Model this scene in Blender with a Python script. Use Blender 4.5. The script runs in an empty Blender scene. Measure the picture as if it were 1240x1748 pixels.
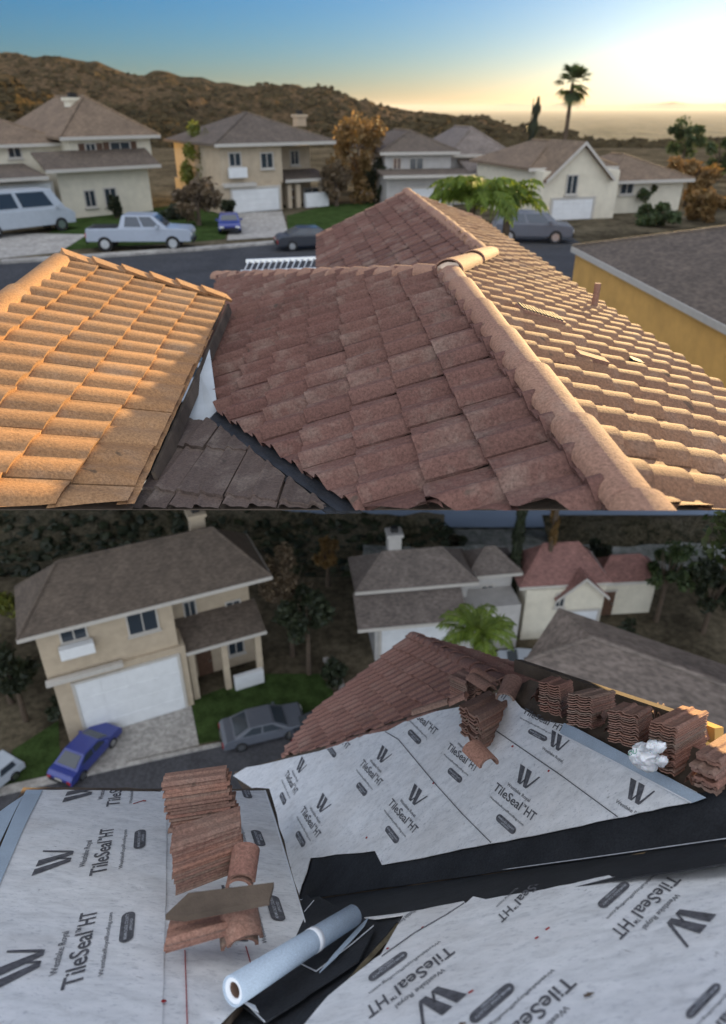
import bpy, bmesh, math, random
import numpy as np
from mathutils import Vector, Matrix, noise
random.seed(7)
R = math.radians
C = bpy.context.scene.collection
scene = bpy.context.scene
# ------------------------------------------------------------------ camera
FP = 1200.0                      # focal length in photo pixels (photo is 1240 x 1748)
TH = math.atan((874 - 183) / FP)
ct, st = math.cos(TH), math.sin(TH)
camd = bpy.data.cameras.new('camera'); cam = bpy.data.objects.new('camera', camd); C.objects.link(cam)
camd.sensor_fit = 'VERTICAL'; camd.sensor_height = 36.0; camd.lens = 36.0 * FP / 1748
camd.clip_start = 0.05; camd.clip_end = 120000
cam.location = (0, 0, 0); cam.rotation_euler = (R(90) - TH, 0, 0)
scene.camera = cam
camd.dof.use_dof = True; camd.dof.focus_distance = 3.7; camd.dof.aperture_fstop = 1.5
# ------------------------------------------------------------------ sun, sky, exposure
def ray(px, py):
    X = px - 620; Y = -(py - 874)
    return np.array([X, FP * ct + Y * st, -FP * st + Y * ct]) / FP
SUND = ray(1300, 40); SUND = SUND / np.linalg.norm(SUND)
SUN_EL = math.asin(SUND[2]); SUN_AZ = math.atan2(SUND[0], SUND[1])
w = bpy.data.worlds.new('World'); scene.world = w; w.use_nodes = True
nt = w.node_tree; nt.nodes.clear()
sky = nt.nodes.new('ShaderNodeTexSky'); sky.sky_type = 'NISHITA'; sky.sun_disc = False
sky.sun_elevation = SUN_EL; sky.sun_rotation = SUN_AZ
sky.air_density = 1.0; sky.dust_density = 0.6; sky.ozone_density = 6.0; sky.altitude = 300
bg = nt.nodes.new('ShaderNodeBackground'); bg.inputs[1].default_value = 0.07
out = nt.nodes.new('ShaderNodeOutputWorld')
nt.links.new(sky.outputs[0], bg.inputs[0]); nt.links.new(bg.outputs[0], out.inputs[0])
sl = bpy.data.lights.new('sun', 'SUN'); so = bpy.data.objects.new('sun', sl); C.objects.link(so)
sl.energy = 5.0; sl.angle = R(0.6); sl.color = (1.0, 0.70, 0.33)
so.rotation_euler = Vector(SUND).to_track_quat('Z', 'Y').to_euler()
scene.view_settings.view_transform = 'Standard'; scene.view_settings.look = 'None'
scene.view_settings.exposure = 1.4; scene.view_settings.gamma = 1.0
try: scene.view_settings.use_curve_mapping = False
except Exception: pass
scene.cycles.max_bounces = 6; scene.cycles.transparent_max_bounces = 12; scene.cycles.volume_bounces = 1
scene.cycles.sample_clamp_indirect = 6

# ------------------------------------------------------------------ geometry helpers
def unit(v): v = np.array(v, float); return v / np.linalg.norm(v)
def proj(p):
    x, y, z = p; Z = y * ct - z * st; Y = y * st + z * ct
    return np.array([620 + FP * x / Z, 874 - FP * Y / Z, Z])
def at(px, py, Z): return ray(px, py) * Z
def at_z(px, py, z):
    r = ray(px, py); return r * z / r[2]
def at_y(px, py, y):
    r = ray(px, py); return r * y / r[1]
class Plane:
    def __init__(s, q, n):
        s.q = np.array(q, float); s.n = unit(n)
        if s.n @ s.q > 0: s.n = -s.n          # towards the camera
    def hit(s, px, py, off=0.0):
        r = ray(px, py); q = s.q + s.n * off
        return r * (q @ s.n) / (r @ s.n)
def plane_dirs(q, a, b): return Plane(q, np.cross(a, b))
def plane3(a, b, c):
    A, B, D = at(*a), at(*b), at(*c); return Plane(A, np.cross(B - A, D - A))
def coords(q, a, b, p):
    return np.linalg.lstsq(np.array([a, b]).T, p - q, rcond=None)[0]

LOCAL = set()      # things built in their own rotated frame
def tag(o, label=None, cat=None, group=None, kind=None):
    if label: o['label'] = label
    if cat: o['category'] = cat
    if group: o['group'] = group
    if kind: o['kind'] = kind
    return o
def empty(name, loc=(0, 0, 0), label=None, cat=None, group=None):
    o = bpy.data.objects.new(name, None); C.objects.link(o); o.location = loc; o.empty_display_size = .1
    return tag(o, label, cat, group)
def link(name, me, mat=None, parent=None, loc=None, smooth=False):
    if mat is not None and not me.materials:
        me.materials.append(mat)
    if smooth:
        for p in me.polygons: p.use_smooth = True
    o = bpy.data.objects.new(name, me); C.objects.link(o)
    if parent is not None:
        o.parent = parent
        top = parent
        base = Vector(parent.location)
        while top.parent is not None:
            top = top.parent; base = base + top.location
        l = Vector(loc) if loc is not None else Vector((0, 0, 0))
        o.location = l if top.name in LOCAL else l - base
    elif loc is not None: o.location = loc
    return o
def mesh(name, verts, faces, mat=None, parent=None, smooth=False, loc=None, sub=None):
    me = bpy.data.meshes.new(name)
    me.from_pydata([tuple(map(float, v)) for v in verts], [], faces); me.update()
    return link(name, me, mat, parent, loc, smooth)
class MB:
    """collects solids in one mesh; local coords"""
    def __init__(s): s.v = []; s.f = []
    def add(s, v, f):
        o = len(s.v); s.v += [tuple(map(float, a)) for a in v]; s.f += [tuple(i + o for i in q) for q in f]; return s
    def box(s, x0, x1, y0, y1, z0, z1):
        v = [(x, y, z) for z in (z0, z1) for y in (y0, y1) for x in (x0, x1)]
        return s.add(v, [(0, 2, 3, 1), (4, 5, 7, 6), (0, 1, 5, 4), (2, 6, 7, 3), (0, 4, 6, 2), (1, 3, 7, 5)])
    def bar(s, a, b, r, r2=None, n=8, cap=True):
        a = np.array(a, float); b = np.array(b, float); r2 = r if r2 is None else r2
        d = unit(b - a); h = np.array([0, 0, 1.]) if abs(d[2]) < .9 else np.array([1., 0, 0])
        e = unit(np.cross(d, h)); g = np.cross(d, e)
        v = []
        for P, rr in ((a, r), (b, r2)):
            for k in range(n):
                t = 2 * math.pi * k / n; v.append(P + rr * (math.cos(t) * e + math.sin(t) * g))
        f = [(k, (k + 1) % n, n + (k + 1) % n, n + k) for k in range(n)]
        if cap: f += [tuple(range(n - 1, -1, -1)), tuple(range(n, 2 * n))]
        return s.add(v, f)
    def obox(s, a, b, wv, hv):
        """box between a and b with half-width vectors wv, hv"""
        a, b, wv, hv = map(lambda q: np.array(q, float), (a, b, wv, hv))
        v = [P + i * wv + j * hv for P in (a, b) for i, j in ((-1, -1), (1, -1), (1, 1), (-1, 1))]
        return s.add(v, [(0, 3, 2, 1), (4, 5, 6, 7), (0, 1, 5, 4), (1, 2, 6, 5), (2, 3, 7, 6), (3, 0, 4, 7)])
    def prism(s, poly, vec):
        n = len(poly); vec = np.array(vec, float)
        v = [np.array(p, float) for p in poly] + [np.array(p, float) + vec for p in poly]
        f = [tuple(range(n)), tuple(range(2 * n - 1, n - 1, -1))] + [(k, k + n, (k + 1) % n + n, (k + 1) % n) for k in range(n)]
        return s.add(v, f)
    def build(s, name, mat=None, parent=None, smooth=False, loc=None, bevel=0, fix=True):
        me = bpy.data.meshes.new(name); me.from_pydata(s.v, [], s.f)
        if fix or bevel:
            bm = bmesh.new(); bm.from_mesh(me)
            bmesh.ops.recalc_face_normals(bm, faces=bm.faces)
            if bevel: bmesh.ops.bevel(bm, geom=bm.edges[:], offset=bevel, segments=2, affect='EDGES', profile=.6)
            bm.to_mesh(me); bm.free()
        me.update()
        return link(name, me, mat, parent, loc, smooth)

# ------------------------------------------------------------------ materials
def newmat(name):
    m = bpy.data.materials.new(name); m.use_nodes = True
    return m, m.node_tree, m.node_tree.nodes['Principled BSDF']
def N(nt, t, **k):
    n = nt.nodes.new(t)
    for a, b in k.items():
        if a in n.inputs.keys() if isinstance(a, str) else False: n.inputs[a].default_value = b
        else: setattr(n, a, b)
    return n
def noise_node(nt, scale, detail=4, rough=.6, vec=None, dist=0):
    n = nt.nodes.new('ShaderNodeTexNoise'); n.inputs['Scale'].default_value = scale
    n.inputs['Detail'].default_value = detail; n.inputs['Roughness'].default_value = rough
    n.inputs['Distortion'].default_value = dist
    if vec is not None: nt.links.new(vec, n.inputs['Vector'])
    return n
def ramp(nt, src, stops):
    r = nt.nodes.new('ShaderNodeValToRGB'); nt.links.new(src, r.inputs[0])
    el = r.color_ramp.elements
    while len(el) < len(stops): el.new(.5)
    for e, (p, c) in zip(el, stops):
        e.position = p; e.color = tuple(c) + (1,) if len(c) == 3 else c
    return r
def mixc(nt, fac, a, b, mode='MIX'):
    m = nt.nodes.new('ShaderNodeMix'); m.data_type = 'RGBA'; m.blend_type = mode
    for s, v in ((m.inputs[0], fac), (m.inputs[6], a), (m.inputs[7], b)):
        if isinstance(v, (int, float)): s.default_value = v
        elif isinstance(v, tuple): s.default_value = v + (1,) if len(v) == 3 else v
        else: nt.links.new(v, s)
    return m.outputs[2]
def g3(v): return (v, v, v)
def simple(name, col, rough=.8, var=.25, scale=3, metal=0, bump=0, bscale=None, spec=.3, rnd=0, fine=None):
    m, nt, b = newmat(name)
    pos = nt.nodes.new('ShaderNodeNewGeometry').outputs['Position']
    n = noise_node(nt, scale, 5, .6, pos)
    lo = tuple(c * (1 - var) for c in col); hi = tuple(min(1, c * (1 + var)) for c in col)
    r = ramp(nt, n.outputs[0], [(.3, lo), (.7, hi)]); c = r.outputs[0]
    if fine:
        f = noise_node(nt, fine, 2, .7, pos); fr = ramp(nt, f.outputs[0], [(.35, g3(.72)), (.65, g3(1.22))])
        c = mixc(nt, 1.0, c, fr.outputs[0], 'MULTIPLY')
    if rnd:
        oi = nt.nodes.new('ShaderNodeObjectInfo'); rr = ramp(nt, oi.outputs['Random'], [(0, g3(1 - rnd)), (1, g3(1 + rnd))])
        c = mixc(nt, 1.0, c, rr.outputs[0], 'MULTIPLY')
    nt.links.new(c, b.inputs['Base Color'])
    b.inputs['Roughness'].default_value = rough; b.inputs['Metallic'].default_value = metal
    b.inputs['Specular IOR Level'].default_value = spec
    if bump:
        n2 = noise_node(nt, bscale or scale * 8, 4, .7, pos); bp = nt.nodes.new('ShaderNodeBump')
        bp.inputs['Strength'].default_value = bump; bp.inputs['Distance'].default_value = .02
        nt.links.new(n2.outputs[0], bp.inputs['Height']); nt.links.new(bp.outputs[0], b.inputs['Normal'])
    return m
def tile_mat(name, cols, stain=.5, fs=70, dust=(.36, .30, .24), dirt=(.05, .045, .035)):
    m, nt, b = newmat(name)
    geo = nt.nodes.new('ShaderNodeNewGeometry'); pos = geo.outputs['Position']
    oi = nt.nodes.new('ShaderNodeObjectInfo')
    add = nt.nodes.new('ShaderNodeMath'); add.operation = 'ADD'
    nt.links.new(geo.outputs['Random Per Island'], add.inputs[0]); nt.links.new(oi.outputs['Random'], add.inputs[1])
    fr = nt.nodes.new('ShaderNodeMath'); fr.operation = 'FRACT'; nt.links.new(add.outputs[0], fr.inputs[0])
    r = ramp(nt, fr.outputs[0], [(i / (len(cols) - 1), c) for i, c in enumerate(cols)])
    n1 = noise_node(nt, 3.2, 6, .7, pos, .3)
    c = mixc(nt, ramp(nt, n1.outputs[0], [(.5, g3(0)), (.78, g3(stain))]).outputs[0], r.outputs[0], dust)
    n3 = noise_node(nt, 1.7, 5, .75, pos, .6)
    c = mixc(nt, ramp(nt, n3.outputs[0], [(.56, g3(0)), (.72, g3(stain))]).outputs[0], c, dirt)
    sp = noise_node(nt, fs, 3, .8, pos); c = mixc(nt, 1.0, c, ramp(nt, sp.outputs[0], [(.3, g3(.62)), (.5, g3(1.0)), (.72, g3(1.4))]).outputs[0], 'MULTIPLY')
    sp2 = noise_node(nt, 9, 1, .5, pos); c = mixc(nt, ramp(nt, sp2.outputs[0], [(.22, g3(.6)), (.25, g3(0))]).outputs[0], c, dirt)
    nt.links.new(c, b.inputs['Base Color']); b.inputs['Roughness'].default_value = .85
    b.inputs['Specular IOR Level'].default_value = .25
    bp = nt.nodes.new('ShaderNodeBump'); bp.inputs['Strength'].default_value = .55; bp.inputs['Distance'].default_value = .006
    nt.links.new(sp.outputs[0], bp.inputs['Height']); nt.links.new(bp.outputs[0], b.inputs['Normal'])
    return m
M = {}
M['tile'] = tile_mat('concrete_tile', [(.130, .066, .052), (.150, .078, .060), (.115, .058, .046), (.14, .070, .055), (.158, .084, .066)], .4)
M['tile_w'] = tile_mat('sun_warmed_tile', [(.36, .19, .085), (.41, .22, .10), (.31, .165, .075), (.38, .215, .105)], .35)  # same concrete tile, warm sunlight painted into its colours for the wing
M['tile_r'] = tile_mat('sun_tinted_tile', [(.25, .135, .075), (.28, .155, .09), (.22, .118, .068), (.26, .142, .082)], .35)  # same tile again, golden low sun mixed into the main slope's colours
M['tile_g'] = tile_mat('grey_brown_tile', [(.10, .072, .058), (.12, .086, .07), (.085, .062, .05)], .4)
M['cap'] = tile_mat('ridge_tile', [(.30, .17, .115), (.33, .19, .13), (.27, .15, .105)], .35)
M['tile_b'] = tile_mat('loose_tile', [(.29, .15, .115), (.36, .19, .135), (.25, .15, .115), (.33, .185, .14), (.27, .19, .145)], .4)
M['deck'] = simple('deck_board', (.10, .075, .055), .9, .4, 4, bump=.3)
M['mortar'] = simple('mortar', (.50, .38, .28), .9, .2, 20)
M['black'] = simple('black_membrane', (.022, .024, .028), .75, .35, 5, bump=.25, bscale=30, spec=.35, fine=90)
M['flash'] = simple('painted_flashing', (.42, .45, .47), .6, .1, 6)
M['asphalt'] = simple('asphalt', (.045, .046, .05), .9, .25, .6, bump=.2, bscale=30, fine=6)
M['asphalt2'] = simple('asphalt_far', (.06, .06, .065), .9, .25, .6, fine=5)
M['concrete'] = simple('concrete', (.34, .32, .29), .9, .18, .8, fine=4)
M['grass'] = simple('lawn', (.04, .065, .02), 1, .45, 1.2, bump=.6, bscale=20, fine=9, spec=0)
M['lot'] = simple('dry_soil', (.09, .075, .05), 1, .6, .25, fine=2, spec=0)
M['stucco_cream'] = simple('cream_stucco', (.62, .57, .45), .9, .08, 2, bump=.1)
M['stucco_beige'] = simple('beige_stucco', (.43, .35, .25), .9, .1, 2, bump=.1)
M['stucco_tan'] = simple('tan_stucco', (.60, .34, .10), .9, .12, 1.5, bump=.15)
M['stucco_grey'] = simple('grey_stucco', (.42, .40, .37), .9, .1, 2, bump=.1)
M['trim'] = simple('white_trim', (.46, .43, .38), .7, .06, 4)
M['garage'] = simple('garage_panel', (.66, .67, .66), .6, .06, 2)
M['wood'] = simple('door_wood', (.10, .055, .035), .6, .3, 6)
M['rubber'] = simple('rubber', (.02, .02, .02), .85, .2, 8)
M['chrome'] = simple('bright_metal', (.7, .72, .74), .3, .05, 4, metal=1)
M['lamp'] = simple('lamp_lens', (.75, .75, .72), .2, .05, 5)
M['tail'] = simple('tail_lens', (.35, .02, .02), .3, .1, 5)
def glass(name, col=(.03, .04, .05), rough=.12):
    m, nt, b = newmat(name); b.inputs['Base Color'].default_value = col + (1,)
    b.inputs['Roughness'].default_value = rough; b.inputs['Specular IOR Level'].default_value = .8
    return m
M['glass'] = glass('window_glass')
def shingle(name, col, sc=1.0):
    m, nt, b = newmat(name)
    geo = nt.nodes.new('ShaderNodeNewGeometry')
    n = noise_node(nt, 1.1, 5, .7, geo.outputs['Position'])
    wv = nt.nodes.new('ShaderNodeTexNoise'); wv.inputs['Scale'].default_value = 4
    mp = nt.nodes.new('ShaderNodeMapping'); nt.links.new(geo.outputs['Position'], mp.inputs[0]); mp.inputs['Scale'].default_value = (1, 1, 6)
    nt.links.new(mp.outputs[0], wv.inputs[0])
    c = ramp(nt, n.outputs[0], [(.3, tuple(x * .75 for x in col)), (.7, tuple(x * 1.25 for x in col))]).outputs[0]
    c = mixc(nt, 1., c, ramp(nt, wv.outputs[0], [(.35, g3(.7)), (.65, g3(1.25))]).outputs[0], 'MULTIPLY')
    nt.links.new(c, b.inputs['Base Color']); b.inputs['Roughness'].default_value = .9
    return m
M['roof_dark'] = shingle('dark_roof_tile', (.105, .08, .06)); M['roof_brown'] = shingle('brown_roof_tile', (.165, .115, .075))
M['roof_red'] = shingle('red_roof_tile', (.24, .12, .10)); M['roof_grey'] = shingle('grey_roof_tile', (.165, .135, .115))
def paint(name, col, rough=.35):
    m, nt, b = newmat(name); pos = nt.nodes.new('ShaderNodeNewGeometry').outputs['Position']
    n = noise_node(nt, 4, 3, .6, pos)
    nt.links.new(ramp(nt, n.outputs[0], [(.3, tuple(c * .9 for c in col)), (.7, col)]).outputs[0], b.inputs['Base Color'])
    b.inputs['Roughness'].default_value = rough; b.inputs['Coat Weight'].default_value = .5; b.inputs['Coat Roughness'].default_value = .15
    return m
M['car_white'] = paint('white_paint', (.42, .46, .50)); M['car_silver'] = paint('silver_paint', (.34, .38, .44))
M['car_dark'] = paint('dark_paint', (.03, .035, .045)); M['car_blue'] = paint('blue_paint', (.03, .045, .22)); M['car_grey'] = paint('grey_paint', (.10, .11, .13))
def leafmat(name, a, b_, tr=.35):
    m, nt, b = newmat(name)
    geo = nt.nodes.new('ShaderNodeNewGeometry')
    n = noise_node(nt, 1.2, 3, .6, geo.outputs['Position'])
    c = ramp(nt, geo.outputs['Random Per Island'], [(0, a), (1, b_)]).outputs[0]
    c = mixc(nt, 1., c, ramp(nt, n.outputs[0], [(.3, g3(.6)), (.7, g3(1.35))]).outputs[0], 'MULTIPLY')
    nt.links.new(c, b.inputs['Base Color']); b.inputs['Roughness'].default_value = .6
    t = nt.nodes.new('ShaderNodeBsdfTranslucent'); nt.links.new(c, t.inputs[0])
    ms = nt.nodes.new('ShaderNodeMixShader'); ms.inputs[0].default_value = tr
    nt.links.new(b.outputs[0], ms.inputs[1]); nt.links.new(t.outputs[0], ms.inputs[2])
    nt.links.new(ms.outputs[0], nt.nodes['Material Output'].inputs[0])
    return m
M['leaf'] = leafmat('green_leaf', (.035, .06, .018), (.07, .10, .03)); M['leaf_y'] = leafmat('yellow_green_leaf', (.12, .15, .02), (.20, .20, .03))
M['leaf_o'] = leafmat('autumn_leaf', (.16, .10, .03), (.26, .15, .05)); M['leaf_d'] = leafmat('dark_leaf', (.018, .028, .012), (.04, .05, .02))
M['leaf_p'] = leafmat('palm_leaf', (.10, .16, .02), (.18, .24, .03), .5); M['bark'] = simple('bark', (.09, .065, .045), .95, .3, 8, bump=.6)
M['twig'] = leafmat('dry_twig_leaf', (.10, .07, .04), (.16, .11, .06), .2)

# ------------------------------------------------------------------ builders: houses, cars, trees
class House:
    def __init__(s, name, pl, pr, zg, label, cat='house', group=None, ymode=None):
        a = at_z(*pl, zg) if ymode is None else at_y(*pl, ymode); b = at_z(*pr, zg) if ymode is None else at_y(*pr, ymode)
        s.a = a; s.zg = a[2]
        ex = b - a; ex[2] = 0; s.W = np.linalg.norm(ex); s.ex = ex / s.W; s.ey = np.array([-s.ex[1], s.ex[0], 0])
        s.root = empty(name, tuple(a), label, cat, group); s.root.rotation_euler = (0, 0, math.atan2(s.ex[1], s.ex[0]))
        LOCAL.add(s.root.name)
    def fp(s, px, py, off=0.0):
        """pixel -> local (x, z) on the facade plane moved back by off"""
        r = ray(px, py); q = s.a + s.ey * off
        p = r * (q @ s.ey) / (r @ s.ey) - s.a
        return p @ s.ex, p[2]
    def rect(s, px0, py0, px1, py1, off=0.0):
        x0, _ = s.fp(px0, (py0 + py1) / 2, off); x1, _ = s.fp(px1, (py0 + py1) / 2, off)
        _, z1 = s.fp((px0 + px1) / 2, py0, off); _, z0 = s.fp((px0 + px1) / 2, py1, off)
        return x0, x1, z0, z1
    def wall(s, x0, x1, y0, y1, z0, z1, mat):
        return MB().box(x0, x1, y0, y1, z0, z1).build('wall', M[mat], s.root)
    def hip(s, x0, x1, y0, y1, z, h, mat, o=.45, ridge=None, name='roof', trim=True):
        x0 -= o; x1 += o; y0 -= o; y1 += o; wx, wy = x1 - x0, y1 - y0; k = min(wx, wy) / 2
        if wx >= wy: r0, r1 = (x0 + k, (y0 + y1) / 2), (x1 - k + .01, (y0 + y1) / 2)
        else: r0, r1 = ((x0 + x1) / 2, y0 + k), ((x0 + x1) / 2, y1 - k + .01)
        t = .16
        v = [(x0, y0, z), (x1, y0, z), (x1, y1, z), (x0, y1, z)] + [(x0, y0, z + t), (x1, y0, z + t), (x1, y1, z + t), (x0, y1, z + t)] + [(r0[0], r0[1], z + h), (r1[0], r1[1], z + h)]
        f = [(3, 2, 1, 0), (0, 1, 5, 4), (1, 2, 6, 5), (2, 3, 7, 6), (3, 0, 4, 7)]
        if wx >= wy: f += [(4, 5, 9, 8), (5, 6, 9), (6, 7, 8, 9), (7, 4, 8)]
        else: f += [(4, 5, 8), (5, 6, 9, 8), (6, 7, 9), (7, 4, 8, 9)]
        ro = MB().add(v, f).build(name, M[mat], s.root)
        if trim:
            MB().box(x0 - .03, x1 + .03, y0 - .05, y0 - .003, z - .05, z + t).build('fascia', M['trim'], ro)
            MB().box(x1 + .003, x1 + .05, y0 - .05, y1 + .03, z - .05, z + t).build('fascia', M['trim'], ro)
        # ridge caps
        m = MB(); m.bar(v[8], v[9], .1, n=6)
        for i, j in ((4, 8), (5, 9 if wx >= wy else 8)): m.bar(v[i], v[j], .09, n=6)
        m.build('ridge_cap', M[mat], ro)
        return ro
    def gable(s, x0, x1, y0, y1, z, h, mat, wmat, o=.4, name='roof'):
        """gable end towards the camera"""
        xm = (x0 + x1) / 2; X0, X1, Y0 = x0 - o, x1 + o, y0 - o; t = .16; dz = h * o / ((x1 - x0) / 2)
        m = MB()
        for sx, (xa, xb) in ((1, (X0, xm)), (-1, (X1, xm))):
            m.prism([(xa, Y0, z - dz), (xb, Y0, z + h), (xb, Y0, z + h + t), (xa, Y0, z - dz + t)], (0, y1 - Y0, 0))
        ro = m.build(name, M[mat], s.root)
        MB().prism([(x0, y0, z), (x1, y0, z), (xm, y0, z + h - .02)], (0, .3, 0)).build('gable_wall', M[wmat], s.root)
        f = MB()
        f.prism([(X0, Y0 - .05, z - dz - .05), (xm, Y0 - .05, z + h - .05), (xm, Y0 - .05, z + h + t), (X0, Y0 - .05, z - dz + t)], (0, .045, 0))
        f.prism([(X1, Y0 - .05, z - dz - .05), (xm + .001, Y0 - .05, z + h - .05), (xm + .001, Y0 - .05, z + h + t), (X1, Y0 - .05, z - dz + t)], (0, .045, 0))
        f.build('fascia', M['trim'], ro)
        return ro
    def pent(s, x0, x1, y0, y1, z0, z1, mat, name='lower_roof'):
        """lean-to roof falling towards the camera: y0 front edge at z0, y1 back edge at z1"""
        ro = MB().prism([(x0, y0, z0), (x0, y1, z1), (x0, y1, z1 + .16), (x0, y0, z0 + .16)], (x1 - x0, 0, 0)).build(name, M[mat], s.root)
        MB().box(x0 - .02, x1 + .02, y0 - .06, y0 - .003, z0 - .04, z0 + .17).build('fascia', M['trim'], ro)
        return ro
    def window(s, x0, x1, z0, z1, y=0.0, box=False, shutters=False, mull=1, frame='trim'):
        m = MB(); t = .09
        m.box(x0 - t, x1 + t, y - .07, y - .003, z1, z1 + t); m.box(x0 - t, x1 + t, y - .07, y - .003, z0 - t, z0)
        m.box(x0 - t, x0, y - .07, y - .003, z0, z1); m.box(x1, x1 + t, y - .07, y - .003, z0, z1)
        for k in range(mull):
            xm = x0 + (x1 - x0) * (k + 1) / (mull + 1); m.box(xm - .03, xm + .03, y - .055, y - .003, z0, z1)
        f = m.build('window', M[frame], s.root)
        MB().box(x0 + .003, x1 - .003, y - .03, y - .002, z0 + .003, z1 - .003).build('pane', M['glass'], f)
        MB().box(x0 - .16, x1 + .16, y - .16, y - .003, z0 - t - .08, z0 - t - .003).build('sill', M[frame], f)
        if box: MB().box(x0 - .25, x1 + .25, y - .55, y - .17, z0 - .75, z0 - .1).build('window_box', M['garage'], s.root)
        if shutters:
            for a, b in ((x0 - t - .45, x0 - t - .02), (x1 + t + .02, x1 + t + .45)):
                MB().box(a, b, y - .06, y - .003, z0 - .05, z1 + .05).build('shutter', M['wood'], s.root)
        return f
    def garage(s, x0, x1, z0, z1, y=0.0):
        d = MB().box(x0, x1, y - .05, y - .003, z0, z1).build('garage_door', M['garage'], s.root)
        n = 4; h = (z1 - z0) / n
        for k in range(n):
            for j in range(4):
                a = x0 + (x1 - x0) * (j + .06) / 4; b = x0 + (x1 - x0) * (j + .94) / 4
                MB().box(a, b, y - .075, y - .053, z0 + h * (k + .12), z0 + h * (k + .88)).build('panel', M['garage'], d)
        m = MB(); m.box(x0 - .15, x0 - .003, y - .1, y - .003, z0, z1 + .15); m.box(x1 + .003, x1 + .15, y - .1, y - .003, z0, z1 + .15); m.box(x0, x1, y - .1, y - .003, z1 + .003, z1 + .15)
        m.build('frame', M['trim'], d)
    def door(s, x0, x1, z0, z1, y=0.0):
        d = MB().box(x0, x1, y - .05, y - .003, z0, z1).build('door', M['wood'], s.root)
        MB().box(x1 - .2, x1 - .1, y - .11, y - .053, (z0 + z1) / 2 - .08, (z0 + z1) / 2 + .05).build('handle', M['chrome'], d)
        MB().box(x0 - .1, x1 + .1, y - .09, y - .055, z1 + .003, z1 + .12).build('frame', M['trim'], d)
    def chimney(s, x, y, z0, z1, w=.9, mat='stucco_cream'):
        c = MB().box(x - w / 2, x + w / 2, y - w / 2, y + w / 2, z0, z1).box(x - w / 2 - .1, x + w / 2 + .1, y - w / 2 - .1, y + w / 2 + .1, z1 + .002, z1 + .2).build('chimney', M[mat], s.root)
        MB().box(x - w / 4, x + w / 4, y - w / 4, y + w / 4, z1 + .203, z1 + .5).build('flue', M['rubber'], c)

PROF = {
 'sedan': ([(-2.3, .35), (-2.35, .7), (-2.2, .88), (-1.2, .95), (1.1, 1.0), (2.1, .93), (2.3, .75), (2.32, .35)], [(-1.35, .93), (-.5, 1.4), (.75, 1.42), (1.7, .97)]),
 'suv': ([(-2.3, .4), (-2.35, .85), (-2.2, 1.02), (-1.3, 1.1), (2.2, 1.12), (2.32, .9), (2.32, .4)], [(-1.5, 1.08), (-.7, 1.68), (1.9, 1.72), (2.2, 1.1)]),
 'pickup': ([(-2.7, .45), (-2.75, .95), (-2.6, 1.08), (-1.5, 1.15), (2.7, 1.15), (2.75, .5)], [(-1.55, 1.12), (-.8, 1.75), (.75, 1.78), (1.0, 1.14)]),
 'van': ([(-2.9, .4), (-2.95, .95), (-2.6, 1.2), (-2.3, 1.3), (2.9, 1.35), (2.95, .4)], [(-2.4, 1.28), (-1.75, 2.3), (2.8, 2.35), (2.9, 1.33)])}
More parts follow.
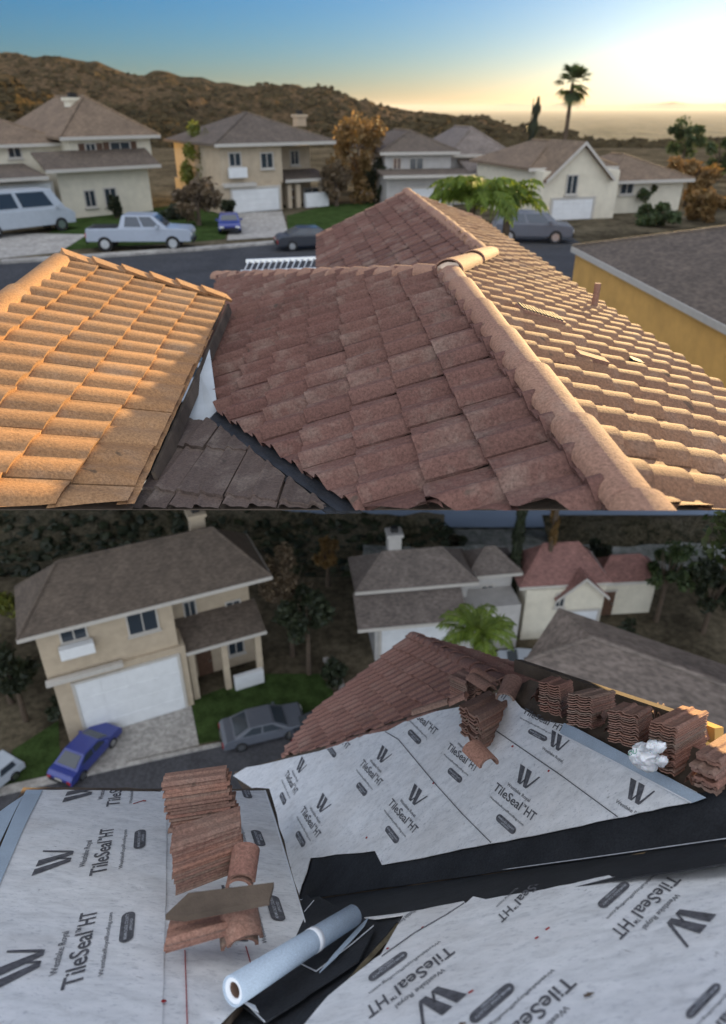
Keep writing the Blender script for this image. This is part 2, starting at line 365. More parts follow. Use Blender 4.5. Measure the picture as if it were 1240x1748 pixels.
def car(name, kind, paintm, loc, head, label, cat='car', scale=1.0, group=None):
    root = empty(name, tuple(loc), label, cat, group); root.rotation_euler = (0, 0, head); LOCAL.add(root.name)
    root.scale = (scale,) * 3
    body, cabin = PROF[kind]; W = .92 if kind != 'van' else 1.0
    MB().prism([(x, -W, z) for x, z in body], (0, 2 * W, 0)).build('body', M[paintm], root, bevel=.05)
    top = W * .80
    v = [(x, -W * .97 if i in (0, 3) else -top, z) for i, (x, z) in enumerate(cabin)] + [(x, W * .97 if i in (0, 3) else top, z) for i, (x, z) in enumerate(cabin)]
    MB().add(v, [(3, 2, 1, 0), (4, 5, 6, 7), (0, 1, 5, 4), (1, 2, 6, 5), (2, 3, 7, 6), (3, 0, 4, 7)]).build('cabin', M[paintm], root, bevel=.03)
    def lerp(a, b, t): return tuple(a[i] + (b[i] - a[i]) * t for i in range(3))
    def quad(a, b, c, d, nm, off, m='glass', i0=.1, i1=.9, j0=.14, j1=.88):
        P = [lerp(lerp(a, b, i), lerp(d, c, i), j) for i, j in ((i0, j0), (i1, j0), (i1, j1), (i0, j1))]
        P = [tuple(np.array(p) + np.array(off)) for p in P]
        MB().prism(P, tuple(np.array(off) * -1.6)).build(nm, M[m], root)
    for sd, o in ((0, (0, -.03, .012)), (4, (0, .03, .012))):
        a, b, c, d = v[sd], v[sd + 3], v[sd + 2], v[sd + 1]
        quad(a, b, c, d, 'side_window', o, i0=.12, i1=.47); quad(a, b, c, d, 'side_window', o, i0=.52, i1=.88)
    quad(v[0], v[4], v[5], v[1], 'windscreen', (-.03, 0, .02)); quad(v[3], v[7], v[6], v[2], 'rear_window', (.03, 0, .02))
    wr = .34 if kind in ('sedan',) else .38
    xs = (body[0][0] + .95, body[-1][0] - .95)
    for x in xs:
        for sy in (-1, 1):
            wl = MB().bar((x, sy * (W - .19), wr), (x, sy * (W + .02), wr), wr, n=20).build('wheel', M['rubber'], root)
            MB().bar((x, sy * (W + .0205), wr), (x, sy * (W + .035), wr), wr * .6, n=12).build('rim', M['chrome'], wl)
    z = body[1][1] * .88
    for sy in (-1, 1):
        MB().box(body[1][0] - .03, body[1][0] + .05, sy * W * .72 - .17, sy * W * .72 + .17, z - .1, z + .06).build('headlight', M['lamp'], root)
        MB().box(body[-1][0] - .06, body[-1][0] + .03, sy * W * .8 - .12, sy * W * .8 + .12, z - .12, z + .1).build('tail_light', M['tail'], root)
        MB().box(cabin[0][0] + .45, cabin[0][0] + .6, sy * (W + .1) - .1, sy * (W + .1) + .1, cabin[0][1] + .02, cabin[0][1] + .18).build('mirror', M[paintm], root)
    MB().box(body[1][0] - .06, body[1][0] - .02, -W * .8, W * .8, .36, .55).build('bumper', M['rubber'], root)
    MB().box(body[-1][0] + .02, body[-1][0] + .06, -W * .8, W * .8, .38, .58).build('bumper', M['rubber'], root)
    MB().box(body[-1][0] + .031, body[-1][0] + .045, -.26, .26, .62, .76).build('number_plate', M['trim'], root)
    if kind == 'pickup': MB().box(1.15, 2.6, -W * .82, W * .82, 1.13, 1.17).build('bed_floor', M['rubber'], root)
    return root

def leaves(n, centre, rad, size, clumps=14, rnd=None, flat=.9, hole=.0, core=.35):
    """leaf-sized faces in clumps through an ellipsoid"""
    r = rnd or random
    cl = []
    while len(cl) < clumps:
        p = np.array([r.uniform(-1, 1) for _ in range(3)])
        d = np.linalg.norm(p)
        if core < d < .95: cl.append((p, r.uniform(.22, .42)))
    v = []; f = []
    for i in range(n):
        c, cr = cl[r.randrange(clumps)]
        q = np.array([r.gauss(0, 1) for _ in range(3)]); q = q / (np.linalg.norm(q) + 1e-6) * cr * r.uniform(.35, 1.05)
        p = np.array(centre) + (c + q) * np.array(rad)
        a = np.array([r.uniform(-1, 1) for _ in range(3)]); a /= np.linalg.norm(a) + 1e-6
        b = np.cross(a, [r.uniform(-1, 1), r.uniform(-1, 1), r.uniform(-1, 1)]); b /= np.linalg.norm(b) + 1e-6
        s = size * r.uniform(.6, 1.3); k = len(v)
        v += [p - a * s, p + b * s * .45, p + a * s, p - b * s * .45]; f.append((k, k + 1, k + 2, k + 3))
    return v, f
def tree(name, base, h, rad, leaf, label, cat='tree', n=2200, size=.22, trunk=.18, group=None, squash=1.0, clumps=16, bare=False):
    rr = random.Random(hash(name) % 1000 + int(base[0] * 10))
    rr = random.Random(int(abs(base[0]) * 37 + abs(base[1]) * 11))
    root = empty(name, tuple(base), label, cat, group); LOCAL.add(root.name)
    ch = h - rad[2] if not isinstance(rad, (int, float)) else h - rad
    if isinstance(rad, (int, float)): rad = (rad, rad, rad)
    m = MB(); m.bar((0, 0, -.1), (.05, .05, ch * .75), trunk, trunk * .6)
    nb = 9 if not bare else 40
    for k in range(nb):
        t = rr.uniform(0, 6.28); e = rr.uniform(.2, 1.2)
        p0 = np.array([.05, .05, ch * rr.uniform(.45, .8)]); p1 = np.array([math.cos(t) * rad[0] * .7 * math.cos(e), math.sin(t) * rad[1] * .7 * math.cos(e), ch + rad[2] * .8 * math.sin(e)])
        m.bar(p0, p1, trunk * .35, trunk * .08, n=5)
    m.build('trunk', M['bark'], root)
    v, f = leaves(n, (0, 0, ch), rad, size, clumps, rr)
    me = bpy.data.meshes.new('crown'); me.from_pydata([tuple(map(float, q)) for q in v], [], f); me.update()
    link('crown', me, M[leaf], root)
    return root

# ================================================================== UPPER SITE: the finished roof
ZA = -6.7
def gpoly(name, px, z, mat, kind='structure', thick=None, parent=None, label=None, cat=None, zfix=None):
    P = [at_z(x, y, z) for x, y in px]
    if thick:
        m = MB(); m.prism([tuple(p) for p in P], (0, 0, -thick)); o = m.build(name, M[mat], parent)
    else: o = mesh(name, P, [tuple(range(len(P)))], M[mat], parent)
    if o.data.polygons and not thick and o.data.polygons[0].normal.z < 0:
        bm = bmesh.new(); bm.from_mesh(o.data); bmesh.ops.reverse_faces(bm, faces=bm.faces); bm.to_mesh(o.data); bm.free()
    return tag(o, label, cat, kind=kind)
mesh('ground', [(-20, 24, ZA), (22, 24, ZA), (105, 150, ZA), (-105, 150, ZA)], [(0, 1, 2, 3)], M['lot']); tag(bpy.data.objects['ground'], kind='structure')
gpoly('road', [(-200, 458), (0, 447), (160, 437), (345, 424), (510, 410), (620, 402), (960, 395), (1000, 420), (1010, 560), (300, 566), (-60, 560), (-200, 500)], ZA + .004, 'asphalt')
gpoly('lawn', [(95, 428), (150, 424), (345, 412), (385, 408), (392, 366), (350, 340), (300, 350), (110, 376), (60, 418)], ZA + .008, 'grass')
gpoly('lawn', [(492, 402), (545, 398), (640, 392), (640, 345), (560, 350), (490, 368)], ZA + .008, 'grass')
gpoly('driveway', [(388, 410), (494, 403), (482, 360), (397, 364)], ZA + .012, 'concrete')
gpoly('driveway', [(-260, 452), (0, 441), (100, 431), (150, 400), (40, 398), (-200, 405)], ZA + .012, 'concrete')
gpoly('driveway', [(690, 380), (780, 372), (770, 345), (680, 350)], ZA + .012, 'concrete')
gpoly('kerb', [(-400, 470), (0, 447), (0, 442), (-400, 463)], ZA + .12, 'concrete', thick=.13)
gpoly('kerb', [(2, 446.5), (158, 437), (345, 424), (510, 410), (620, 402), (620, 399), (510, 407), (345, 420), (158, 433), (2, 442)], ZA + .12, 'concrete', thick=.13)
# hills
def hillmesh(name, crest, base, y0, y1, x0, x1, amp, mat, nx=240, ny=110, seed=0, kind='structure', fsc=1.0, jitter=0.):
    cx, cy = zip(*crest); bx, by = zip(*base)
    v = []
    for j in range(ny + 1):
        t = j / ny
        for i in range(nx + 1):
            px = x0 + (x1 - x0) * i / nx
            rc = np.interp(px, cx, cy); rb = np.interp(px, bx, by)
            row = rb + (rc - rb) * (t ** .85); y = y0 + (y1 - y0) * t ** 1.1
            p = at_y(px, row, y)
            q = Vector((p[0] * .012 * fsc + seed, y * .006 * fsc, 0))
            a = 1 - abs(noise.noise(q)) * 2; b2 = 1 - abs(noise.noise(q * 2.3 + Vector((5, 0, 0)))) * 2; c = noise.noise(q * 6)
            d3 = noise.noise(q * 22) * .35 + noise.noise(q * 60) * .3
            e = math.sin(math.pi * min(1, t * 1.0)) ** .6 if t < .999 else 0
            p[2] += amp * ((a - .5) * .9 + (b2 - .5) * .5 + c * .35 + d3 * .5) * (e * .9 + .02) * (y / y1)
            v.append(p)
    f = [(j * (nx + 1) + i, j * (nx + 1) + i + 1, (j + 1) * (nx + 1) + i + 1, (j + 1) * (nx + 1) + i) for j in range(ny) for i in range(nx)]
    # back side falling away
    k0 = ny * (nx + 1); n0 = len(v)
    for i in range(nx + 1): v.append(v[k0 + i] + np.array([0, (y1 - y0) * .4, -abs(v[k0 + i][2] - v[i][2]) - 10]))
    f += [(k0 + i, k0 + i + 1, n0 + i + 1, n0 + i) for i in range(nx)]
    o = mesh(name, v, f, mat, smooth=True); return tag(o, kind=kind)
def hillmat(name, bush, grass, sc=.12, bare=(.30, .21, .13)):
    m, nt, b = newmat(name); pos = nt.nodes.new('ShaderNodeNewGeometry').outputs['Position']
    n1 = noise_node(nt, sc, 8, .75, pos, .4); n2 = noise_node(nt, sc * .15, 5, .6, pos); n3 = noise_node(nt, sc * 4, 3, .7, pos)
    c = mixc(nt, ramp(nt, n1.outputs[0], [(.42, g3(0)), (.56, g3(1))]).outputs[0], bush, grass)
    c = mixc(nt, ramp(nt, n2.outputs[0], [(.45, g3(0)), (.7, g3(.8))]).outputs[0], c, bare)
    c = mixc(nt, 1., c, ramp(nt, n3.outputs[0], [(.35, g3(.45)), (.6, g3(1.25))]).outputs[0], 'MULTIPLY')
    nt.links.new(c, b.inputs['Base Color']); b.inputs['Roughness'].default_value = 1; b.inputs['Specular IOR Level'].default_value = 0
    bp = nt.nodes.new('ShaderNodeBump'); bp.inputs['Strength'].default_value = 1; bp.inputs['Distance'].default_value = 3
    nt.links.new(n1.outputs[0], bp.inputs['Height']); nt.links.new(bp.outputs[0], b.inputs['Normal'])
    return m
M['hill'] = hillmat('chaparral', (.03, .03, .018), (.12, .08, .045), .10, (.20, .13, .075))
M['hill2'] = hillmat('grassy_slope', (.04, .038, .018), (.17, .11, .05), .35, (.22, .15, .08))
hillmesh('hills', [(-260, 60), (-100, 78), (0, 91), (30, 92), (60, 100), (80, 97), (110, 98), (150, 106), (165, 104), (190, 115), (215, 124), (245, 131), (270, 123), (285, 122), (310, 131), (345, 131), (370, 141), (385, 140), (420, 148), (460, 145), (480, 148), (500, 148), (520, 153), (548, 149), (560, 153), (590, 162), (620, 175), (660, 181), (700, 189), (760, 198), (820, 212), (900, 226), (980, 246), (1080, 264)],
         [(-260, 262), (400, 262), (1080, 268)], 170, 620, -260, 1080, 16, M['hill'], seed=3)
hillmesh('hills', [(-260, 110), (-60, 122), (0, 126), (15, 128), (30, 136), (47, 154), (70, 160), (110, 172), (150, 184), (230, 204), (330, 214), (420, 222), (500, 236)],
         [(-260, 268), (500, 262)], 152, 260, -260, 500, 7, M['hill2'], seed=11, nx=200, ny=80, fsc=3)
hillmesh('hills', [(560, 240), (640, 222), (700, 206), (760, 200), (800, 208), (860, 226), (950, 240), (1100, 246), (1300, 240), (1500, 230)], [(560, 262), (1500, 262)], 152, 330, 560, 1500, 3, M['hill2'], seed=23, nx=160, ny=50, fsc=2)
def scrub(host, n, r0, r1, mat, seed, t0=0.0):
    """bushes standing over a hillside: one uncountable cover"""
    rr = random.Random(seed); V = host.data.vertices; m = MB(); k = len(V) * .93
    bm = bmesh.new(); bmesh.ops.create_icosphere(bm, subdivisions=1, radius=1); bv = [np.array(v.co) for v in bm.verts]; bf = [tuple(v.index for v in f.verts) for f in bm.faces]; bm.free()
    for i in range(n):
        c = np.array(V[rr.randrange(int(k * t0), int(k))].co); s = rr.uniform(r0, r1) * (.6 + .4 * rr.random()); w = rr.uniform(.9, 1.7)
        m.add([c + p * np.array([s * w, s * w, s]) * (1 + .35 * rr.uniform(-1, 1)) + np.array([rr.uniform(-2, 2) * r0, 0, s * .3]) for p in bv], bf)
    return tag(m.build('scrub', mat, fix=False), 'scrub', kind='stuff')
M['bush'] = simple('scrub_leaf', (.055, .043, .024), 1, .5, .3, spec=0)
hh_ = [o for o in bpy.data.objects if o.name.startswith('hills')]
scrub(hh_[0], 6500, .6, 1.7, M['bush'], 5); scrub(hh_[1], 2600, .35, 1.1, M['bush'], 6); scrub(hh_[2], 1200, .6, 1.8, M['bush'], 7)
# valley and far mountains
def valleymat(name, a, b_, spk, sc):
    m, nt, b = newmat(name); pos = nt.nodes.new('ShaderNodeNewGeometry').outputs['Position']
    mp = nt.nodes.new('ShaderNodeMapping'); nt.links.new(pos, mp.inputs[0]); mp.inputs['Scale'].default_value = (1, .22, 1)
    n = noise_node(nt, sc, 8, .8, mp.outputs[0]); n2 = nt.nodes.new('ShaderNodeTexVoronoi'); n2.inputs['Scale'].default_value = sc * 9; nt.links.new(mp.outputs[0], n2.inputs[0])
    c = ramp(nt, n.outputs[0], [(.38, a), (.6, b_)]).outputs[0]
    c = mixc(nt, ramp(nt, n2.outputs['Distance'], [(.12, g3(.7)), (.2, g3(0))]).outputs[0], c, spk)
    nt.links.new(c, b.inputs['Base Color']); b.inputs['Roughness'].default_value = 1; b.inputs['Specular IOR Level'].default_value = 0; return m
M['valley'] = valleymat('valley_town', (.02, .028, .014), (.20, .17, .11), (.55, .48, .38), .006)
M['mount'] = simple('far_mountain', (.16, .15, .14), 1, .3, .0005)
mesh('valley_floor', [(-3000, 1800, -140), (4000, 1800, -140), (40000, 45000, -140), (-20000, 45000, -140)], [(0, 1, 2, 3)], M['valley']); tag(bpy.data.objects['valley_floor'], kind='structure')
mesh('hillside', [(-100, 148, ZA - .05), (200, 148, ZA - .05), (4000, 1810, -139.9), (-3000, 1810, -139.9)], [(0, 1, 2, 3)], M['hill2']); tag(bpy.data.objects['hillside'], kind='structure'); bpy.data.objects['hillside'].data.materials[0] = M['hill']
def mrange(name, rows, y, x0, x1, bot, mat, n=220, seed=1, amp=1.5):
    v = []; xs, ys = zip(*rows)
    for i in range(n + 1):
        px = x0 + (x1 - x0) * i / n; r = np.interp(px, xs, ys) + amp * noise.noise(Vector((px * .03, seed, 0))) + amp * .5 * noise.noise(Vector((px * .11, seed, 3)))
        c = at_y(px, r, y); b = at_y(px, bot, y * .93); b2 = c.copy(); b2[1] += y * .08; b2[2] = b[2]
        v += [b, c, b2]
    f = []
    for i in range(n):
        k = i * 3; f += [(k, k + 3, k + 4, k + 1), (k + 1, k + 4, k + 5, k + 2)]
    o = mesh(name, v, f, mat, smooth=True); return tag(o, kind='structure')
mrange('mountains', [(500, 181), (760, 179), (820, 181), (870, 177), (940, 179), (965, 175), (1000, 179), (1060, 180), (1120, 176), (1150, 174), (1190, 178), (1240, 176), (1500, 170)], 38000, 500, 1500, 186, M['mount'])

# ---- cream two-storey house on the left
h = House('house', (112, 374), (262, 360), ZA, 'cream two-storey stucco house with dark tiled roofs and chimney, leftmost across the street')
x0, x1, z0, z1 = h.rect(112, 288, 262, 368)
W_ = h.W
h.wall(0, W_, 0, 11, 0, z1, 'stucco_cream')
zu0 = h.rect(120, 250, 250, 300, 1.2)[3]
xl, xr, _, zt = h.rect(122, 236, 258, 300, 1.2)
h.wall(xl, xr + .1, 1.2, 12.5, z1 + .002, zt, 'stucco_cream')
h.hip(xl - .2, xr + .1, 1.2, 12.6, zt + .003, 2.6, 'roof_brown', .55)
h.pent(-1.0, W_ + .6, -.9, 1.19, z1 + .01, z1 + 1.0, 'roof_dark')
xa, xb, za, zb = h.rect(-60, 250, 120, 300, 3)
h.wall(xa - 6, xb - .35, 3, 12, 0, zb, 'stucco_cream'); h.hip(xa - 6, xb - .3, 3, 12, zb + .003, 2.2, 'roof_brown', .5)
h.pent(xa - 6, -1.02, -1.2, 2.99, h.fp(40, 308, -1.2)[1], h.fp(40, 283, 3)[1], 'roof_dark')
h.wall(xa - 6, -.4, 0, 2.98, 0, h.fp(40, 312, 0)[1], 'stucco_cream')
a = h.rect(-10, 330, 95, 385, 0); h.garage(a[0], a[1], 0.02, 2.3, 0)
for r in ((148, 246, 163, 268), (190, 243, 222, 270)):
    a = h.rect(*r, off=1.2); h.window(*a, y=1.2, shutters=True)
a = h.rect(14, 246, 34, 268, 3); h.window(*a, y=3)
for r in ((146, 326, 162, 352), (180, 322, 198, 350)):
    a = h.rect(*r, off=0); h.window(*a, y=0)
a = h.fp(130, 200, 5); h.chimney(a[0], 5, zt, h.fp(130, 172, 5)[1], 1.0)
# ---- beige house, centre
h = House('house', (380, 366), (560, 352), ZA, 'beige two-storey stucco house with white garage door and arched entry, middle of the upper street')
x0, x1, _, z1 = h.rect(380, 315, 486, 362)
gx1 = h.fp(482, 340)[0]; W_ = h.W
h.wall(0, gx1, 0, 9, 0, z1, 'stucco_beige')
xl, xr, zb, zt = h.rect(378, 248, 482, 318, .3)
h.wall(xl, xr, .3, 9.4, z1 + .002, zt, 'stucco_beige')
h.wall(xr + .002, W_, 2.6, 9.4, 0, h.fp(520, 248, 2.6)[1], 'stucco_beige')
h.hip(xl, W_, .3, 9.4, zt + .003, h.fp(470, 192, 4.8)[1] - zt, 'roof_dark', .6)
MB().box(xl - .1, h.fp(436, 310)[0], -.25, .298, z1 - .1, z1 + .15).build('cornice', M['trim'], h.root)
a = h.rect(397, 322, 476, 360); h.garage(a[0], a[1], .02, a[3])
a = h.rect(392, 262, 410, 283, .3); h.window(*a, y=.3, box=True)
a = h.rect(446, 262, 465, 286, .3); h.window(*a, y=.3)
a = h.rect(497, 258, 509, 280, 2.6); h.window(*a, y=2.6)
px0 = h.fp(487, 340, 1)[0]; px1 = h.fp(530, 340, 1)[0]
h.pent(px0 - .3, W_ + .4, .2, 2.59, h.fp(510, 310, .2)[1], h.fp(510, 292, 2.6)[1], 'roof_dark')
zt_p = h.fp(510, 314, .6)[1]
for x in (px0, h.fp(506, 340, .6)[0], W_ - .3): MB().box(x, x + .35, .5, .9, 0, zt_p).build('column', M['stucco_beige'], h.root)
a = h.rect(493, 325, 503, 358, 2.6); h.door(a[0], a[1], .02, a[3], 2.6)
a = h.rect(520, 322, 545, 342, 2.6); h.window(*a, y=2.6)
a = h.rect(520, 343, 558, 360, .45); MB().box(a[0], a[1], .1, .49, 0, 1.0).build('planter_wall', M['garage'], h.root)
h.chimney(h.fp(512, 215, 7)[0], 7, zt + 1, h.fp(512, 200, 7)[1], .8, 'stucco_beige')
# ---- grey house behind
h = House('house', (660, 352), (890, 346), ZA, 'grey-roofed low pale stucco house beyond the far roof peak')
z1 = h.fp(770, 300)[1]; W_ = h.W
h.wall(0, W_, 0, 12, 0, z1, 'stucco_grey')
zt = h.fp(770, 262, 1.5)[1]; xm = h.fp(770, 280, 1.5)[0]
h.wall(0.2, xm, 1.5, 12, z1 + .002, zt, 'stucco_grey'); h.hip(.2, xm, 1.5, 12, zt + .003, h.fp(700, 222, 6)[1] - zt, 'roof_dark', .5)
h.wall(xm + .002, W_ - .5, 3, 12, z1 + .002, zt - .3, 'stucco_grey'); h.hip(xm + .6, W_ - .5, 3, 12, zt - .29, 2.0, 'roof_grey', .5)
h.pent(-.5, xm + 1, -1, 1.49, z1, h.fp(700, 292, 1.5)[1], 'roof_dark'); h.pent(xm + 1.01, W_ + .3, -.6, 2.99, z1, z1 + .8, 'roof_grey')
for r in ((672, 270, 684, 288), (700, 270, 722, 288)): h.window(*h.rect(*r, off=1.5), y=1.5)
for r in ((800, 276, 820, 292), (845, 276, 865, 292)): h.window(*h.rect(*r, off=3), y=3)
a = h.rect(690, 322, 755, 350); h.garage(a[0], a[1], .02, a[3])
# ---- cream house right of the cypress
h = House('house', (918, 378), (1046, 372), ZA, 'hazy cream stucco house with an arched gable, right of the cypress')
W_ = h.W; z1 = h.fp(980, 292)[1]
h.wall(0, W_, 0, 10, 0, z1, 'stucco_cream'); h.hip(0, W_ - .02, 1.5, 10, z1 + .003, h.fp(960, 240, 5)[1] - z1, 'roof_brown', .5)
h.gable(h.fp(938, 300)[0], h.fp(1036, 300)[0], -.02, 4, z1 - .3, 1.9, 'roof_brown', 'stucco_cream')
a = h.rect(968, 300, 984, 330); h.window(*a, y=-.02)
a = h.rect(942, 340, 1010, 372); h.garage(a[0], a[1], .02, a[3])
xr2 = W_ + 7; h.wall(W_ + .002, xr2, 2, 10, 0, z1 - 1, 'stucco_cream'); h.hip(W_ + .6, xr2, 2, 10, z1 - .99, 1.6, 'roof_brown', .5)
h.window(*h.rect(1060, 312, 1080, 330, 2), y=2)
# ---- big neighbour house at the right: tan wall, brown roof
h = House('house', (975, 492), (1330, 730), ZA, 'close neighbouring house with long tan wall and wide brown roof, right edge')
ze = h.fp(975, 424)[1]; W_ = h.W + 9
h.wall(0, W_, 0, 9, 0, ze, 'stucco_tan')
h.hip(0, W_, 0, 9, ze + .003, 1.6, 'roof_dark', .14)
tree_specs = []
def T(name, px, py, top, radpx, leaf, label, z=ZA, cat='tree', n=2200, size=.2, **k):
    b = at_z(px, py, z); Zd = proj(b)[2]
    r = b; hh = (lambda: None)
    kk = (874 - top) / FP; zt = b[1] * (kk * ct - st) / (ct + kk * st)
    rad = radpx * Zd / FP; H = zt - z
    return tree(name, tuple(b), H, (rad, rad, min(H * .5, rad * k.pop('asp', 1.0))), leaf, label, cat, n=n, size=size, **k)
T('tree', 352, 352, 208, 36, 'leaf_y', 'bright yellow-green tree between the cream and beige houses', n=2600, asp=1.5)
T('tree', 340, 385, 300, 38, 'twig', 'low brown leafless shrub tree right of the cream house', n=1800, asp=.9)
T('tree', 612, 345, 200, 50, 'leaf_o', 'tall golden-brown tree right of the beige house', n=3500, asp=1.3)
T('tree', 655, 345, 262, 34, 'leaf_d', 'dark green tree right of the golden-brown tree', n=1800)
T('tree', 575, 352, 276, 26, 'twig', 'reddish bare shrub against the beige house', n=1400)
T('shrub', 8, 318, 240, 16, 'leaf_y', 'small bright shrub at the left edge before the cream house', n=900, cat='shrub')
T('shrub', 390, 372, 340, 12, 'leaf_d', 'dark round shrub left of the white garage door', n=700, cat='shrub')
T('shrub', 200, 372, 335, 10, 'leaf_d', 'dark narrow shrub before the cream house windows', n=700, cat='shrub', asp=2)
T('shrub', 300, 374, 350, 24, 'leaf_d', 'low dark shrub behind the white pickup', n=900, cat='shrub', asp=.5)
lb = ['round hazy tree beyond the cream gabled house', 'wide hazy tree at the right edge above the tan house', 'tall feathery tree at the right edge by the valley', 'low tree between the gabled house and the tan house', 'pale shrub tree over the brown neighbour roof', 'dark tree left of the grey house chimney', 'olive tree right of the cypress', 'small round tree far right under the sun']
for i, (px, py, tp, rp, lf) in enumerate([(1085, 360, 300, 34, 'leaf'), (1170, 350, 262, 44, 'leaf_o'), (1160, 300, 205, 30, 'leaf'), (1120, 385, 345, 34, 'leaf'), (1205, 380, 320, 40, 'leaf_o'), (735, 330, 236, 24, 'leaf'), (905, 345, 300, 20, 'leaf'), (1225, 310, 228, 32, 'leaf')]):
    T('tree', px, py, tp, rp, lf, lb[i], n=2400, group='garden trees on the hazy right side', asp=.9)
# cypress
b = at_z(888, 352, ZA); Zc = proj(b)[2]
def ztop(b, row): k = (874 - row) / FP; return b[1] * (k * ct - st) / (ct + k * st)
cy = empty('cypress', tuple(b), 'tall dark narrow cypress standing against the hazy valley', 'cypress'); LOCAL.add('cypress')
Hc = ztop(b, 168) - ZA
MB().bar((0, 0, 0), (.2, 0, Hc), .12, .03).build('trunk', M['bark'], cy)
v = []; f = []
rr = random.Random(4)
for i in range(5200):
    t = rr.random() ** .8; zz = .3 + (Hc - .3) * t
    rad = (.62 * (1 - t) ** .45 + .05) * (.8 + .35 * math.sin(zz * 5)) ; 
    if t > .93: rad *= .8
    a = rr.uniform(0, 6.28); rd = rad * rr.uniform(.4, 1.1)
    p = np.array([math.cos(a) * rd + .55 * t, math.sin(a) * rd, zz]); s = .11 * rr.uniform(.6, 1.4); k = len(v)
    q = np.array([rr.uniform(-.5, .5), rr.uniform(-.5, .5), 1.]) * s; e = np.array([math.cos(a + 1.5), math.sin(a + 1.5), 0]) * s * .35
    v += [p - q, p + e, p + q * 1.3, p - e]; f.append((k, k + 1, k + 2, k + 3))
me = bpy.data.meshes.new('crown'); me.from_pydata([tuple(map(float, q)) for q in v], [], f); link('crown', me, M['leaf_d'], cy)
# fan palm
def fan_palm(base, top, label, tr=.22, crown=1.5, nfr=46, name='fan_palm', seed=2, bend=.6):
    rr = random.Random(seed); root = empty(name, tuple(base), label, 'palm tree'); LOCAL.add(root.name)
    H = top[2] - base[2]; dx = top[0] - base[0]; dy = top[1] - base[1]
    m = MB(); pts = []
    for k in range(15):
        t = k / 14; pts.append(np.array([dx * t ** 1.4, dy * t, H * t]))
    for k in range(14): m.bar(pts[k], pts[k + 1], tr * (1.25 - .5 * k / 14) * (1.08 if k % 2 else .97), tr * (1.22 - .5 * (k + 1) / 14), n=9)
    m.build('trunk', M['bark'], root)
    v = []; f = []; tp = pts[-1]
    for i in range(nfr):
        a = rr.uniform(0, 6.28); e = rr.uniform(-1.1, 1.3); L = crown * rr.uniform(.55, .75)
        d = np.array([math.cos(a) * math.cos(e), math.sin(a) * math.cos(e), math.sin(e)])
        hub = tp + d * L * .6; sdv = unit(np.cross(d, [0, 0, 1.01])); upv = np.cross(sdv, d)
        for j in range(15):
            g = (j - 7) / 7 * 1.15; dd = d * math.cos(g) + sdv * math.sin(g); tipd = dd * L * .75 * (1 - .2 * abs(g)); tip = hub + tipd + np.array([0, 0, -.22 * L * (.6 + rr.random() * .5)])
            k = len(v); wv = np.cross(dd, upv) * .035 * crown / 1.5
            v += [hub, hub + tipd * .5 + wv, tip, hub + tipd * .5 - wv]; f.append((k, k + 1, k + 2, k + 3))
        k = len(v); v += [tp, tp + sdv * .03, hub + sdv * .015, hub]; f.append((k, k + 1, k + 2, k + 3))
    me = bpy.data.meshes.new('frond'); me.from_pydata([tuple(map(float, q)) for q in v], [], f); link('crown', me, M['leaf'], root)
    return root
b = at_z(957, 300, ZA); tp = at_y(978, 142, b[1])
fan_palm(b, tp, 'tall fan palm with bent trunk against the pale sky', tr=.24, crown=2.7)
# feathery queen palm behind the far roof
def queen_palm(base, top, label, L=2.2, n=17, seed=1, name='queen_palm', group=None, leafm='leaf_p'):
    rr = random.Random(seed); root = empty(name, tuple(base), label, 'palm tree', group); LOCAL.add(root.name)
    H = top[2] - base[2]; MB().bar((0, 0, 0), (0, 0, H), .11, .09, n=10).build('trunk', M['bark'], root)
    for i in range(n):
        a = i * 2.399 + rr.uniform(-.2, .2); e0 = rr.uniform(.35, 1.35); LL = L * rr.uniform(.8, 1.1); v = []; f = []; p = np.array([0, 0, H]); e = e0; seg = 16; rach = MB(); prev = p
        hd = np.array([math.cos(a), math.sin(a), 0])
        for s_ in range(seg):
            d = hd * math.cos(e) + np.array([0, 0, math.sin(e)]); q = p + d * LL / seg
            rach.bar(p, q, .018 * (1 - s_ / seg) + .005, n=4, cap=False)
            if s_ > 1:
                sd = np.cross(d, [0, 0, 1.]); sd = unit(sd)
                for sg in (-1, 1):
                    for kx in range(3):
                        o = p + (q - p) * (kx / 3); ll = LL * .27 * math.sin(math.pi * min(.97, (s_ + kx / 3) / seg * .9 + .12)) * rr.uniform(.8, 1.15)
                        tip = o + (sd * sg * .8 + d * .5 + np.array([0, 0, rr.uniform(-.75, .05)])) * ll; mid = o + (sd * sg * .8 + d * .5 + np.array([0, 0, rr.uniform(-.05, .2)])) * ll * .5
                        wv = d * .03; k = len(v); v += [o, mid - wv, tip, mid + wv]; f.append((k, k + 1, k + 2, k + 3))
            p = q; e -= (1.6 + e0 * .6) / seg * (.5 + s_ / seg)
        k0 = len(v); v += rach.v; f += [tuple(x + k0 for x in q) for q in rach.f]
        me = bpy.data.meshes.new('frond'); me.from_pydata([tuple(map(float, q)) for q in v], [], f); link('frond', me, M[leafm], root)
    return root
tp = at(806, 350, 17.0); queen_palm((tp[0], tp[1], ZA), tp, 'sunlit green queen palm rising behind the far roof peak, left of its twin', L=1.55, n=24, seed=3, group='pair of queen palms behind the far roof')
tp = at(868, 352, 18.0); queen_palm((tp[0], tp[1], ZA), tp, 'sunlit green queen palm with drooping fronds, right of its twin', L=1.25, seed=8, n=20, group='pair of queen palms behind the far roof')
